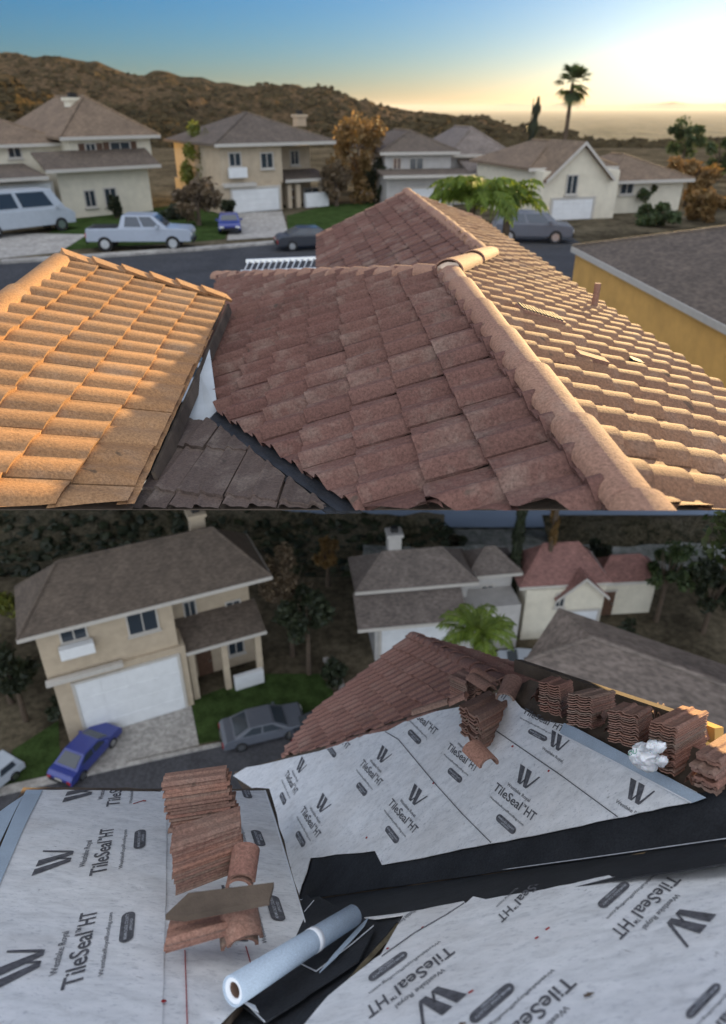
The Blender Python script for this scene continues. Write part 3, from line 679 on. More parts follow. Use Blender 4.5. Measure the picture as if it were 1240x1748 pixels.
# vehicles on the upper street
def head(p, q): d = at_z(*q, ZA) - at_z(*p, ZA); return math.atan2(d[1], d[0])
def place(px, py, z=ZA): p = at_z(px, py, z); return p
p = place(40, 398); car('van', 'van', 'car_white', p, math.atan2(-.72, -.62), 'white passenger van parked on the left driveway', 'van', 1.05)
p = place(246, 424); car('pickup_truck', 'pickup', 'car_silver', p, math.pi + .08, 'silver pickup truck parked along the near kerb', 'pickup truck', 1.0)
p = place(393, 394); car('parked_car', 'sedan', 'car_blue', p, R(100), 'dark blue car parked left of the concrete driveway', 'car', .72)
p = place(530, 424); car('parked_car', 'sedan', 'car_dark', p, math.pi + .25, 'black car on the street half hidden by the far roof', 'car', .8)
p = place(905, 412); car('parked_car', 'suv', 'car_grey', p, math.pi - .1, 'hazy grey car on the street below the queen palm', 'car', .95)
p = at(283, 498, 17); p[2] -= 1.5; car('parked_car', 'sedan', 'car_silver', (p[0], p[1], ZA), math.pi + .3, 'silver car whose roof shows behind the left roof verge', 'car', .9)

hz = MB().box(-41000, 41000, -60, 46500, -420, 62).build('haze'); hz['kind'] = 'stuff'
m_ = bpy.data.materials.new('haze_air'); m_.use_nodes = True; m_.node_tree.nodes.clear()
vo = m_.node_tree.nodes.new('ShaderNodeVolumePrincipled'); vo.inputs['Color'].default_value = (.80, .78, .72, 1); vo.inputs['Density'].default_value = 4e-5; vo.inputs['Anisotropy'].default_value = .1
mo = m_.node_tree.nodes.new('ShaderNodeOutputMaterial'); m_.node_tree.links.new(vo.outputs[0], mo.inputs['Volume']); hz.data.materials.append(m_)

# ------------------------------------------------------------------ tile fields
V1 = (543, 183); U = unit(ray(*V1))
P0 = at_z(1090, 870, -1.1)
dR = unit(ray(3200, 1250)); dF = unit(ray(-9000, 4500)); dW = unit(ray(2300, 1050)); dL = unit(ray(-6000, 3500))
PR = plane_dirs(P0, U, dR); PF = plane_dirs(P0, U, dF)
QW = ray(383, 517) * 6.8; PW = plane_dirs(QW, U, dW)
J2 = PR.hit(828, 432); K = PR.hit(695, 327); UL = unit(K - J2); PL1 = plane_dirs(J2, UL, dL)
CUTN = unit(np.cross(ray(0, 871.5), ray(1240, 871.5)))     # where the finished roof stops being modelled
if CUTN[2] < 0: CUTN = -CUTN
HUMP = [(0, .0), (.06, .34), (.14, .68), (.25, .93), (.38, 1), (.51, .93), (.63, .68), (.74, .35), (.84, .07), (.92, .0)]
def tile_geo(e1, e2, n, w_, c_, hh, th, over=.14, humps=2, tilt=0., lip=True, hs=None):
    """one interlocking tile: profile across e1, flow along e2, first corner at 0"""
    prof = []
    for k in range(humps):
        for a, b in (hs or HUMP): prof.append(((k + a) / humps, b))
    prof.append((1.0, 0)); m = len(prof)
    v = []
    for ring in range(4):            # top back, top front, butt top, butt bottom
        for a, z in prof:
            hz = z * hh + tilt * a; b = -over if ring == 0 else 1.0
            zz = (.004 + hz) if ring == 0 else (th + hz) if ring < 3 else max(.001, hz - .006)
            v.append(e1 * (w_ * (a * .97 + .01)) + e2 * (c_ * b) + n * zz)
    f = []
    for i in range(m - 1):
        f.append((i, i + 1, m + i + 1, m + i)); f.append((2 * m + i, 2 * m + i + 1, 3 * m + i + 1, 3 * m + i))
    f.append((m - 1, 4 * m - 1, 3 * m - 1)); f.append((0, 2 * m, 3 * m))
    return v, f
def orient(me, n):
    bm = bmesh.new(); bm.from_mesh(me)
    for fc in bm.faces:
        if fc.normal.dot(Vector(n)) < -1e-4: fc.normal_flip()
    bm.to_mesh(me); bm.free()
FIELD = []
def tile_field(plane, q, e1, e2, w_, c_, o1, o2, poly, hh, th, mat, parent, name='roof_tile', off=.006, var=3, cutrow=True, seed=0, upper=True, hs=None, humps=2, over=.14):
    """grid of tiles on a plane, clipped to the pixel polygon; returns candidates for objects"""
    rr = random.Random(seed); n = plane.n
    pts = [coords(q, e1, e2, plane.hit(*p)) for p in poly]
    A = sum(pts[i][0] * pts[(i + 1) % len(pts)][1] - pts[(i + 1) % len(pts)][0] * pts[i][1] for i in range(len(pts)))
    if A < 0: pts = pts[::-1]
    hp = []
    for i in range(len(pts)):
        a, b = pts[i], pts[(i + 1) % len(pts)]; d = b - a; nn = np.array([-d[1], d[0]]); nn = nn / np.linalg.norm(nn); hp.append((a, nn))
    us = [p[0] for p in pts]; vs = [p[1] for p in pts]
    variants = []
    for k in range(var):
        v, f = tile_geo(e1, e2, n, w_, c_, hh, th * (1 + .18 * rr.uniform(-1, 1)), over, humps, tilt=rr.uniform(-.006, .006), hs=hs)
        me = bpy.data.meshes.new(name); me.from_pydata([tuple(x) for x in v], [], f); orient(me, n)
        for k_, p in enumerate(me.polygons): p.use_smooth = len(p.vertices) == 4
        me.materials.append(mat); variants.append((me, v, f))
    for i in range(int(math.floor((min(us) - o1) / w_)), int(math.ceil((max(us) - o1) / w_))):
        for j in range(int(math.floor((min(vs) - o2) / c_)), int(math.ceil((max(vs) - o2) / c_))):
            a0 = o1 + i * w_; b0 = o2 + j * c_
            cs = [np.array(x) for x in ((a0, b0), (a0 + w_, b0), (a0 + w_, b0 + c_), (a0, b0 + c_))]
            inside = True; skip = False; viol = []
            for a, nn in hp:
                s = [(c - a) @ nn for c in cs]
                if max(s) < .02: skip = True; break
                if min(s) < -.004: viol.append((a, nn))
            if skip: continue
            jit = rr.uniform(-.012, .012)
            org = q + e1 * (a0 + rr.uniform(-.004, .004)) + e2 * (b0 + jit) + n * (off + rr.uniform(0, .004))
            me, v, f = variants[rr.randrange(var)]
            cen = org + e1 * w_ / 2 + e2 * c_ / 2; pc = proj(cen)
            pr = [proj(org + x) for x in v]
            area = (max(p[0] for p in pr) - min(p[0] for p in pr)) * (max(p[1] for p in pr) - min(p[1] for p in pr))
            cutp = cutrow and max(p[1] for p in pr) > 871
            if min(p[0] for p in pr) > 1240 or max(p[0] for p in pr) < 0: area *= .01
            uniq = None
            if viol or cutp:
                bm = bmesh.new(); vv = [bm.verts.new(tuple(x)) for x in v]
                for q_ in f: bm.faces.new([vv[t] for t in q_])
                for a, nn in viol:
                    # half-plane in 3D
                    P3 = q + e1 * a[0] + e2 * a[1] - org; t2 = np.array([nn[1], -nn[0]]); L3 = e1 * t2[0] + e2 * t2[1]; N3 = np.cross(L3, n)
                    inn = e1 * nn[0] + e2 * nn[1]
                    if N3 @ inn < 0: N3 = -N3
                    bmesh.ops.bisect_plane(bm, geom=bm.verts[:] + bm.edges[:] + bm.faces[:], plane_co=tuple(P3), plane_no=tuple(N3), clear_inner=True)
                if cutp and bm.faces:
                    bmesh.ops.bisect_plane(bm, geom=bm.verts[:] + bm.edges[:] + bm.faces[:], plane_co=tuple(-org), plane_no=tuple(CUTN), clear_inner=True)
                if not bm.faces: bm.free(); continue
                uniq = bpy.data.meshes.new(name); bm.to_mesh(uniq); bm.free(); orient(uniq, n); uniq.materials.append(mat)
                for p in uniq.polygons: p.use_smooth = True
            FIELD.append(dict(area=area, me=uniq or me, org=org, parent=parent, name=name, mat=mat))
def flush_field(limit=300, stuffname='far_tiles'):
    global FIELD
    FIELD.sort(key=lambda d: -d['area'])
    for d in FIELD[:limit]:
        link(d['name'], d['me'], None, d['parent'], tuple(d['org']))
    rest = {}
    for d in FIELD[limit:]: rest.setdefault(d['parent'].name, []).append(d)
    for pn, L in rest.items():
        m = MB()
        for d in L: m.add([np.array(x.co) + d['org'] for x in d['me'].vertices], [tuple(p.vertices) for p in d['me'].polygons])
        o = m.build(stuffname, L[0]['mat'], L[0]['parent'], fix=False, smooth=True); o['kind'] = 'stuff'
    FIELD = []
def slope_deck(plane, poly, parent, name, off=-.002, thick=.006, mat='deck'):
    P = [plane.hit(*p, off=off) for p in poly]
    o = MB().prism(P, plane.n * -thick).build(name, M[mat], parent); return o
def orient_out(me, du, up):
    pass
def caps(a, b, n, r, mat, parent, name='ridge_cap', up=None, cut=False, taper=.90, over=1.05, seed=0, flat=.74, lastcut=None, th=.014):
    rr = random.Random(seed); a = np.array(a, float); b = np.array(b, float); d = (b - a) / n; du = unit(d)
    up = np.array([0, 0, 1.]) if up is None else up; up = unit(up - du * (up @ du)); sd = np.cross(du, up); out = []
    for k in range(n):
        p0 = a + d * k; L = np.linalg.norm(d) * over; v = []; f = []; S = 12; jl = rr.uniform(-.004, .004)
        rings = ((0, r, 0.0), (L, r * taper, -.012), (L, r * taper - th, -.012), (0, r - th, 0.))
        for g in range(4):
            k0 = len(v)
            for (l, q, dz) in (rings[g], rings[(g + 1) % 4]):
                for i in range(S + 1):
                    t = math.pi * (-.04 + 1.08 * i / S); v.append(du * l + sd * math.cos(t) * q * 1.0 + up * (math.sin(t) * q * flat + dz + jl))
            for i in range(S): f.append((k0 + i, k0 + i + 1, k0 + S + 2 + i, k0 + S + 1 + i))
        if cut and max(proj(p0 + x)[1] for x in v) > 871:
            bm = bmesh.new(); vv = [bm.verts.new(tuple(x)) for x in v]
            for q_ in f: bm.faces.new([vv[t] for t in q_])
            bmesh.ops.bisect_plane(bm, geom=bm.verts[:] + bm.edges[:] + bm.faces[:], plane_co=tuple(-p0), plane_no=tuple(CUTN), clear_inner=True)
            if not bm.faces: bm.free(); continue
            me = bpy.data.meshes.new(name); bmesh.ops.recalc_face_normals(bm, faces=bm.faces); bm.to_mesh(me); bm.free()
        else:
            me = bpy.data.meshes.new(name); me.from_pydata([tuple(x) for x in v], [], f); bm = bmesh.new(); bm.from_mesh(me); bmesh.ops.recalc_face_normals(bm, faces=bm.faces); bm.to_mesh(me); bm.free()
        for p in me.polygons: p.use_smooth = True
        orient_out(me, du, up)
        out.append(link(name, me, mat, parent, tuple(p0)))
    return out
# ---- the finished roof
HA = empty('tile_roofed_house', tuple(P0), 'finished reddish concrete tile roof in the upper view, with hips, ridges and a sunlit wing', 'tiled roof')
E59 = proj(P0 + U * 5.9 + dR * 2.12)[:2]; eave_k = (667 - 183) / (1242 - 543.)
def ev(x): return 183 + (x - 543) * .6935
polyR1 = [(1092, 872), (764, 466), (828, 437), tuple(E59), (1240, ev(1240)), (1420, ev(1420)), (1420, 873)]
polyR2 = [(828, 437), (696, 329), (822, ev(822)), tuple(E59)]
polyF = [(1062, 873), (749, 465), (372, 472), (345, 600), (372, 706), (612, 873)]
polyL = [(828, 436), (695, 329), (541, 405), (541, 462), (600, 468), (800, 455)]
polyW = [(106, 446), (386, 517), (226, 873), (-70, 873), (-70, 574)]
cut_ = lambda pl: [(x, min(y, 869)) for x, y in pl]
SR = slope_deck(PR, cut_(polyR1), HA, 'roof_slope', off=-.035); SR2 = slope_deck(PR, polyR2, HA, 'roof_slope', off=-.035); SF = slope_deck(PF, cut_(polyF), HA, 'roof_slope', off=-.032)
SL = slope_deck(PL1, polyL, HA, 'roof_slope'); SW = slope_deck(PW, cut_(polyW), HA, 'roof_slope')
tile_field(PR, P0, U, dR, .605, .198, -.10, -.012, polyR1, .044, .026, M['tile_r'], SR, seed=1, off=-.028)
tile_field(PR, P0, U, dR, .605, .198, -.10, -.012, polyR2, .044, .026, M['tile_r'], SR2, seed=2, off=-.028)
HF = [(0, 0), (.06, .35), (.12, .85), (.19, 1.0), (.27, .9), (.34, .55), (.42, .28), (.54, .30), (.70, .34), (.84, .22), (.93, .02)]
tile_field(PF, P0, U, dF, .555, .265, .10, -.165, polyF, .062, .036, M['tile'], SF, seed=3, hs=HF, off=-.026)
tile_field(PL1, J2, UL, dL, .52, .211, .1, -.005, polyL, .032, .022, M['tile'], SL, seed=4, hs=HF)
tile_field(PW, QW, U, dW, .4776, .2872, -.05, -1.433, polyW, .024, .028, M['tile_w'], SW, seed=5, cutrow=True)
# lower connecting roof and valley
ZLR = 3.35
PLR = plane3((368, 712, 4.72), (612, 871, 2.93), (240, 871, 3.45))
eL2 = unit(PLR.hit(319, 859) - PLR.hit(384, 749)); eL1 = unit(PLR.hit(480, 812) - PLR.hit(300, 800))
polyLR = [(322, 722), (362, 722), (560, 873), (226, 873)]
SLR = slope_deck(PLR, cut_(polyLR), HA, 'lower_slope')
tile_field(PLR, PLR.hit(320, 722), eL1, eL2, .34, .62, 0, -.1, polyLR, .022, .02, M['tile_g'], SLR, seed=6, hs=HF)
flush_field(300)
vm = MB(); o_ = .012
vm.prism([PLR.hit(*p, off=o_) for p in ((352, 722), (372, 700), (618, 873), (556, 873))], PLR.n * -.01)
vm.prism([PLR.hit(*p, off=o_ + .012) for p in ((356, 716), (362, 713), (590, 873), (578, 873))], PLR.n * -.012)
vm.build('valley_flashing', M['black'], HA)
MB().prism([at(358, 596, 5.35), at(372, 700, 4.75), at(352, 719, 4.72), at(308, 724, 4.72), at(342, 640, 5.1)], np.array([0, .01, -.02])).build('side_flashing', M['flash'], HA)
# fascia board below the sunlit wing's edge
a = PW.hit(388, 519, -.01); b = PW.hit(258, 806, -.01)
MB().prism([a, b, b + np.array([.02, 0, -.085]), a + np.array([.02, 0, -.085])], np.array([.02, 0, 0])).build('fascia', M['deck'], HA)
# ridge, hip and verge tiles
zz = np.array([0, 0, 1.]); 
H1a = P0 - U * .62; caps(P0 + U * 3.78 + zz * .005, H1a + zz * .005, 7, .095, M['cap'], HA, cut=True, seed=1, over=1.06)
r1a = PF.hit(757, 463); r1b = PF.hit(370, 471)
caps(r1b - zz * .01, r1a - zz * .01, 15, .098, M['cap'], HA, seed=2, name='hip_cap', up=unit(zz - U * .3))
caps(PR.hit(766, 464) + zz * .015, PR.hit(836, 434) + zz * .02, 2, .115, M['cap'], HA, seed=3, over=1.02)
caps(K, J2 - zz * .0, 12, .09, M['cap'], HA, seed=4)
caps(PL1.hit(541, 405), PL1.hit(693, 329), 9, .07, M['cap'], HA, seed=5, name='verge_tile')
caps(PR.hit(820, 374), PR.hit(698, 330), 8, .055, M['cap'], HA, seed=6, name='verge_tile')
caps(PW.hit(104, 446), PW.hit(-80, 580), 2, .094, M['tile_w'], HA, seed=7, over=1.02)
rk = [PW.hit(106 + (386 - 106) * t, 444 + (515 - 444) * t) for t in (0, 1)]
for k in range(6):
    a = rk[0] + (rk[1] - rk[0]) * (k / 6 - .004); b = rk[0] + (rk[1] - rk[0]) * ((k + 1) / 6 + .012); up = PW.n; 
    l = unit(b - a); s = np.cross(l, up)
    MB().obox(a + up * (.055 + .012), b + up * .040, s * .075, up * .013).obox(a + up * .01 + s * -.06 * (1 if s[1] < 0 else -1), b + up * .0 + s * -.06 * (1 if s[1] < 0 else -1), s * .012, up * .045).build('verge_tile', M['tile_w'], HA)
# mortar at the junction
mm = bmesh.new(); bmesh.ops.create_icosphere(mm, subdivisions=3, radius=.1)
for vtx in mm.verts: vtx.co *= 1 + .25 * noise.noise(vtx.co * 14)
me = bpy.data.meshes.new('mortar'); mm.to_mesh(me); mm.free(); me.materials.append(M['mortar'])
o = link('mortar', me, None, HA, tuple(PR.hit(768, 466) + zz * .03)); o.scale = (.9, .7, .5)
# roof vent, lifted tile, pipe, missing corner
vt = PR.hit(922, 537, .035); wv = U * .30; hv = dR * .085
vv_ = MB().obox(vt - U * .01 - dR * .19, vt - U * .01 + dR * .19, U * .09, PR.n * .016).build('roof_vent', M['cap'], HA)
gr = MB()
for k in range(12): gr.obox(vt + dR * (-.17 + .03 * k) - U * .08 + PR.n * .018, vt + dR * (-.17 + .03 * k) + U * .08 + PR.n * .018, dR * .007, PR.n * .006)
gr.build('grille', M['black'], vv_)
lt = PR.hit(1010, 611, .038); MB().obox(lt - dR * .11, lt + dR * .11, U * .05, PR.n * .014).build('lifted_tile', M['cap'], HA)
pp = PR.hit(1014, 528); MB().bar(pp - zz * .05, pp + zz * .24, .03, n=12).bar(pp + zz * .0, pp + zz * .035, .07, .05, n=12).build('vent_pipe', M['cap'], HA)
hp_ = PR.hit(1085, 616, .012); MB().obox(hp_ - dR * .05, hp_ + dR * .05, U * .05, PR.n * .012).build('tile_gap', M['black'], HA)
rr = random.Random(9)
# ladder leaning behind the hip
la = at(416, 455, 11.6); lb_ = at(548, 450, 11.2); lr = empty('ladder', tuple(la), 'long aluminium extension ladder lying behind the hip tiles', 'ladder')
dd = unit(lb_ - la); sv = np.array([0.03, .12, .065])
for s_ in (-1, 1): MB().obox(la + sv * s_, lb_ + sv * s_, sv * .07, zz * .028).build('rail', M['chrome'], lr)
nrg = 13; LL = np.linalg.norm(lb_ - la)
for k in range(nrg): p = la + dd * LL * (k + .5) / nrg; MB().bar(p - sv * .92, p + sv * .92, .012, n=6).build('rung', M['chrome'], lr)

# house body under the long eave, and an unseen hedge added to block the low sun
def pz(y): return -y * (CUTN[1] / CUTN[2])
e0 = P0 + dR * 2.02 + U * 1.25; e1_ = P0 + dR * 2.02 + U * 9.6
m = MB(); ys = [e0 + (e1_ - e0) * k / 8 for k in range(9)]
top_ = [p + np.array([-.10, 0, -.06]) for p in ys]; bot_ = [np.array([p[0] - .10, p[1], min(p[2] - .07, max(pz(p[1]) + .06, ZA))]) for p in ys]
for k in range(8): m.prism([top_[k], top_[k + 1], bot_[k + 1], bot_[k]], (-.18, 0, 0))
m.build('eave_wall', M['stucco_beige'], HA)
shade_hedge = empty('hedge', (6.3, 7.2, ZA), 'tall hedge added out of view to block the low sun', 'hedge'); LOCAL.add('hedge')
MB().box(-.25, .25, -2.6, 2.6, 0, 4.0).build('trunk', M['bark'], shade_hedge)  # solid core of the hedge added as a sun blocker
rr = random.Random(77); v = []; f = []
for i in range(9000):
    p = np.array([rr.uniform(-.6, .6), rr.uniform(-3, 3), rr.uniform(.2, 4.45)]); a = unit([rr.gauss(0, 1) for _ in range(3)]); b = unit(np.cross(a, [rr.gauss(0, 1) for _ in range(3)])); s_ = .1; k = len(v)
    v += [p - a * s_, p + b * s_ * .5, p + a * s_, p - b * s_ * .5]; f.append((k, k + 1, k + 2, k + 3))
me = bpy.data.meshes.new('foliage'); me.from_pydata([tuple(map(float, q)) for q in v], [], f); link('foliage', me, M['leaf'], shade_hedge)

# ================================================================== LOWER SITE: the stripped roof and the street below it
ZB = -30.0
BUP = unit(np.cross(ray(0, 885), ray(1240, 885)));  BUP = BUP if BUP[2] > 0 else -BUP
def gB(name, px, dz, mat, **k): return gpoly(name, px, ZB + dz, mat, **k)
# land
def landgrid(name, rows, x0, x1, mat, nx=120, ny=60, amp=.6, seed=0, fn=None):
    """rows: (row, y) pairs from near to far"""
    rs, ys = zip(*rows); v = []
    for j in range(ny + 1):
        t = j / ny; s = t * (len(rs) - 1); i0 = min(int(s), len(rs) - 2); ft = s - i0
        r = rs[i0] + (rs[i0 + 1] - rs[i0]) * ft; y = ys[i0] + (ys[i0 + 1] - ys[i0]) * ft
        for i in range(nx + 1):
            px = x0 + (x1 - x0) * i / nx
            rr_ = r + (fn(px, t) if fn else 0)
            p = at_y(px, rr_, y); p[2] += amp * (noise.noise(Vector((p[0] * .12, y * .12, seed))) + .5 * noise.noise(Vector((p[0] * .4, y * .4, seed)))) * y / 60
            v.append(p)
    f = [(j * (nx + 1) + i, j * (nx + 1) + i + 1, (j + 1) * (nx + 1) + i + 1, (j + 1) * (nx + 1) + i) for j in range(ny) for i in range(nx)]
    return tag(mesh(name, v, f, mat, smooth=True), kind='structure')
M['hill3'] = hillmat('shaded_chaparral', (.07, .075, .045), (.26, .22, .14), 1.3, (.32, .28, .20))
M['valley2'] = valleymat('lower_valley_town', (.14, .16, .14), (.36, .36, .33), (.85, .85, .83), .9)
M['mount2'] = simple('haze_tinted_mountain', (.30, .38, .50), 1, .15, .05)  # distance haze painted into the mountain colour
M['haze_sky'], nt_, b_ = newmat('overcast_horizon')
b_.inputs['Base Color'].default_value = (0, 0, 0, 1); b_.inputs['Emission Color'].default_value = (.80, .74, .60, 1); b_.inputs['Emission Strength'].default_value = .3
mesh('ground', [(-40, 13, ZB), (40, 13, ZB), (50, 42.5, ZB), (-50, 42.5, ZB)], [(0, 1, 2, 3)], M['lot']); tag(bpy.data.objects['ground.001'], kind='structure')
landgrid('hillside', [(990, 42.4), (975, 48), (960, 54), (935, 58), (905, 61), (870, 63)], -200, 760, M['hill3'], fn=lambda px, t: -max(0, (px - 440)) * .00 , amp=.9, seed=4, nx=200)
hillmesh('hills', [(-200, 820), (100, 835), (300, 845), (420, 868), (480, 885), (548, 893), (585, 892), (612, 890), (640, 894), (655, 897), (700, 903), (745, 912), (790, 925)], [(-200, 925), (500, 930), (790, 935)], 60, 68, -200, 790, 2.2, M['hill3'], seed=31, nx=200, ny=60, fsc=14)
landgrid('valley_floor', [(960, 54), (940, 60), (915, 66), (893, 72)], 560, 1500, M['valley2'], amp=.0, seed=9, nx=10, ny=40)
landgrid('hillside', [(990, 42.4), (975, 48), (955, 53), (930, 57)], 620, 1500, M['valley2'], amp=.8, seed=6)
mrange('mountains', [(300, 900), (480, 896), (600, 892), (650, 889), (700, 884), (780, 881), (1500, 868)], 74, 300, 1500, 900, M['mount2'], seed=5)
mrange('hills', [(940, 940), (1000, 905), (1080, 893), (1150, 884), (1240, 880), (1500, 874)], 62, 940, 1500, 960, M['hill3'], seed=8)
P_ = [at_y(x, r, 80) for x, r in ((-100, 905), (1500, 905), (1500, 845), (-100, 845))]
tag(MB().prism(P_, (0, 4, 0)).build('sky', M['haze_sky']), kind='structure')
scrub([o for o in bpy.data.objects if o.name.startswith('hills')][3], 700, .15, .5, M['leaf_d'], 15); scrub([o for o in bpy.data.objects if o.name.startswith('hillside')][1], 900, .15, .5, M['leaf_d'], 16)
gB('road', [(-120, 1392), (0, 1355), (215, 1306), (330, 1281), (420, 1262), (545, 1236), (700, 1220), (800, 1330), (300, 1500), (-150, 1560)], .004, 'asphalt2')
gB('kerb', [(-120, 1387), (0, 1350), (215, 1301), (330, 1276), (420, 1258), (545, 1232), (545, 1236), (420, 1262.5), (330, 1281.5), (215, 1307), (0, 1356), (-120, 1393)], .12, 'concrete', thick=.13)
gB('pavement', [(-120, 1378), (20, 1338), (215, 1295), (215, 1301), (0, 1350), (-120, 1387)], .08, 'concrete', thick=.08)
gB('driveway', [(106, 1318), (140, 1226), (322, 1180), (340, 1272), (215, 1300)], .012, 'concrete')
gB('lawn', [(340, 1270), (325, 1195), (450, 1150), (545, 1150), (600, 1220), (420, 1256)], .016, 'grass')
gB('lawn', [(0, 1345), (22, 1280), (100, 1230), (104, 1318), (20, 1338)], .016, 'grass')
# ---- tan house on the left
h = House('house', (140, 1262), (455, 1165), ZB, 'tan two-storey house with white garage door and brown hip roof, left in the lower view')
W_ = h.W
fx = lambda x, y, o=0: h.fp(x, y, o)
gx1 = fx(330, 1190)[0]; z1 = fx(230, 1125)[1]
h.wall(-.6, gx1, 0, 3.4, 0, z1, 'stucco_beige')
zt = fx(220, 1035, .2)[1]; h.wall(-.8, gx1 - .3, .2, 3.6, z1 + .002, zt, 'stucco_beige')
h.wall(gx1 - .298, W_, 2.2, 3.6, 0, zt - .1, 'stucco_beige')
h.hip(-.8, W_, .2, 3.6, zt + .003, 2.5, 'roof_dark', .7)
MB().box(-.9, fx(205, 1110)[0], -.28, -.003, z1 - .1, z1 + .18).build('cornice', M['trim'], h.root)
a = h.rect(140, 1140, 318, 1200); h.garage(.35, gx1 - .5, .02, z1 - .55)
a = h.rect(102, 1060, 146, 1092, .2); h.window(a[0], a[1], a[2], a[3], y=.2, box=True)
a = h.rect(218, 1042, 268, 1078, .2); h.window(*a, y=.2)
a = h.rect(316, 1026, 334, 1060, 2.2); h.window(*a, y=2.2)
a = h.rect(388, 1026, 410, 1056, 2.2); h.window(*a, y=2.2)
zp = fx(370, 1098, .4)[1]
h.pent(gx1 - .1, W_ + .3, .1, 2.19, zp, zp + .9, 'roof_dark')
for x in (gx1 + .1, gx1 + 2.0, W_ - .35): MB().box(x, x + .35, .35, .7, 0, zp).build('column', M['stucco_beige'], h.root)
h.door(gx1 + .8, gx1 + 1.7, .02, 2.1, 2.2)
h.window(gx1 + 2.8, W_ - .7, 1.0, 2.1, y=2.2)
MB().box(gx1 + 2.5, W_ - .1, .05, .33, 0, 1.0).build('planter_wall', M['garage'], h.root)
h.chimney(W_ * .78, 3, zt + 1, zt + 2.9, .8, 'stucco_beige')
# ---- grey house, middle
h = House('house', (640, 1128), (880, 1105), ZB, 'grey-roofed pale house beyond the roof peak in the lower view', ymode=None)
W_ = h.W; z1 = h.fp(740, 1045)[1]
h.wall(0, W_, 0, 4, 0, z1, 'stucco_grey'); zt = h.fp(740, 995, 1.2)[1]; xm = h.fp(745, 1000, 1.2)[0]
h.wall(-.6, xm + 2, 1.2, 4, z1 + .002, zt, 'stucco_grey'); h.hip(-.6, xm + 2, 1.2, 4, zt + .003, 1.6, 'roof_grey', .5)
h.wall(xm + 2.002, W_, 2, 4, z1 + .002, zt - .2, 'stucco_grey'); h.hip(xm + 2.5, W_, 2, 4, zt - .19, 1.3, 'roof_grey', .45)
h.pent(-1.2, xm + 1.5, -1.2, 1.19, z1, z1 + .9, 'roof_grey')
for r in ((612, 1008, 636, 1030), (660, 1006, 690, 1026)): h.window(*h.rect(*r, off=1.2), y=1.2)
for r in ((760, 1002, 784, 1020), (822, 1000, 840, 1026)): h.window(*h.rect(*r, off=2), y=2)
h.garage(.4, xm + .6, .02, z1 - .5); h.chimney(1.6, 3, zt + .6, zt + 2.6, .8, 'stucco_grey')
# ---- cream gabled house, right of the cypress
h = House('house', (888, 1092), (1018, 1084), ZB, 'cream house with red tiled roof right of the dark cypress in the lower view')
W_ = h.W; z1 = h.fp(950, 1006)[1]
h.wall(0, W_, 0, 3.4, 0, z1, 'stucco_cream'); h.hip(0, W_ - .02, .6, 3.4, z1 + .003, 2.1, 'roof_red', .4)
h.gable(W_ * .42, W_ * .98, -.02, 1.5, z1 - .5, 1.3, 'roof_red', 'stucco_cream', .3)
h.window(*h.rect(950, 1014, 962, 1034), y=-.02); h.garage(W_ * .45, W_ * .95, .02, 2.1)
h.wall(W_ + .002, W_ + 4.5, 2, 4, 0, z1 - 1.1, 'stucco_cream'); h.hip(W_ + .45, W_ + 4.5, 2, 4, z1 - 1.09, 1.3, 'roof_red', .4)
h.door(W_ + 1, W_ + 1.8, .02, 2, 2)
# ---- brown neighbour roof at the right
h = House('house', (905, 1215), (1330, 1395), ZB + 12, 'wide grey-brown roofed neighbour house over tan wall, lower right of the street view')
W_ = h.W; ze = h.fp(1100, 1200)[1]
h.wall(0, W_, 0, 2.6, 0, ze, 'stucco_tan'); h.hip(0, W_, 0, 2.6, ze + .003, .7, 'roof_grey', .35)
def TB(name, px, py, top, radpx, leaf, label, z=ZB, cat='tree', n=1800, size=.2, **k): return T(name, px, py, top, radpx, leaf, label, z=z, cat=cat, n=n, size=size, **k)
TB('tree', 500, 1120, 938, 45, 'twig', 'twiggy brown bare tree between the tan and grey houses', n=3800, size=.12, asp=1.2)
TB('tree', 528, 1150, 1010, 48, 'leaf_d', 'dark dense tree behind the tan house corner in the lower view', n=2500)
TB('tree', 20, 1200, 985, 48, 'leaf_y', 'leafy green tree at the left edge of the lower view', n=2600, asp=1.2)
TB('tree', 45, 1230, 1110, 40, 'leaf_d', 'dark tree beside the tan house left wall', n=1500)
TB('shrub', 120, 1235, 1190, 26, 'leaf_d', 'dark hedge shrub between the tan house and the blue car', n=1400, cat='shrub', asp=.8)
TB('shrub', 575, 1175, 1130, 22, 'leaf_d', 'dark shrub by the lawn left of the tile peak', n=900, cat='shrub')
TB('tree', 1060, 1120, 1060, 26, 'leaf_d', 'small tree right of the red-roofed house', n=1200)
TB('tree', 1200, 1080, 960, 45, 'leaf_d', 'grey-green tree at the right edge of the lower view', n=2200)
TB('tree', 1120, 1060, 930, 40, 'leaf', 'round tree behind the brown neighbour roof in the lower view', n=2000)
TB('tree', 560, 1000, 925, 22, 'leaf_o', 'small rusty tree beyond the grey house chimney', n=1500)
TB('tree', 1010, 980, 925, 24, 'leaf_d', 'small dark tree on the slope behind the red roof', n=1500)
b = at_z(866, 1060, ZB); cyb = empty('cypress', tuple(b), 'dark cypress pair rising between grey and cream houses in the lower view', 'cypress'); LOCAL.add(cyb.name)
Hc = ztop(b, 850) - ZB
MB().bar((0, 0, 0), (0, 0, Hc), .12, .03).build('trunk', M['bark'], cyb)
v = []; f = []
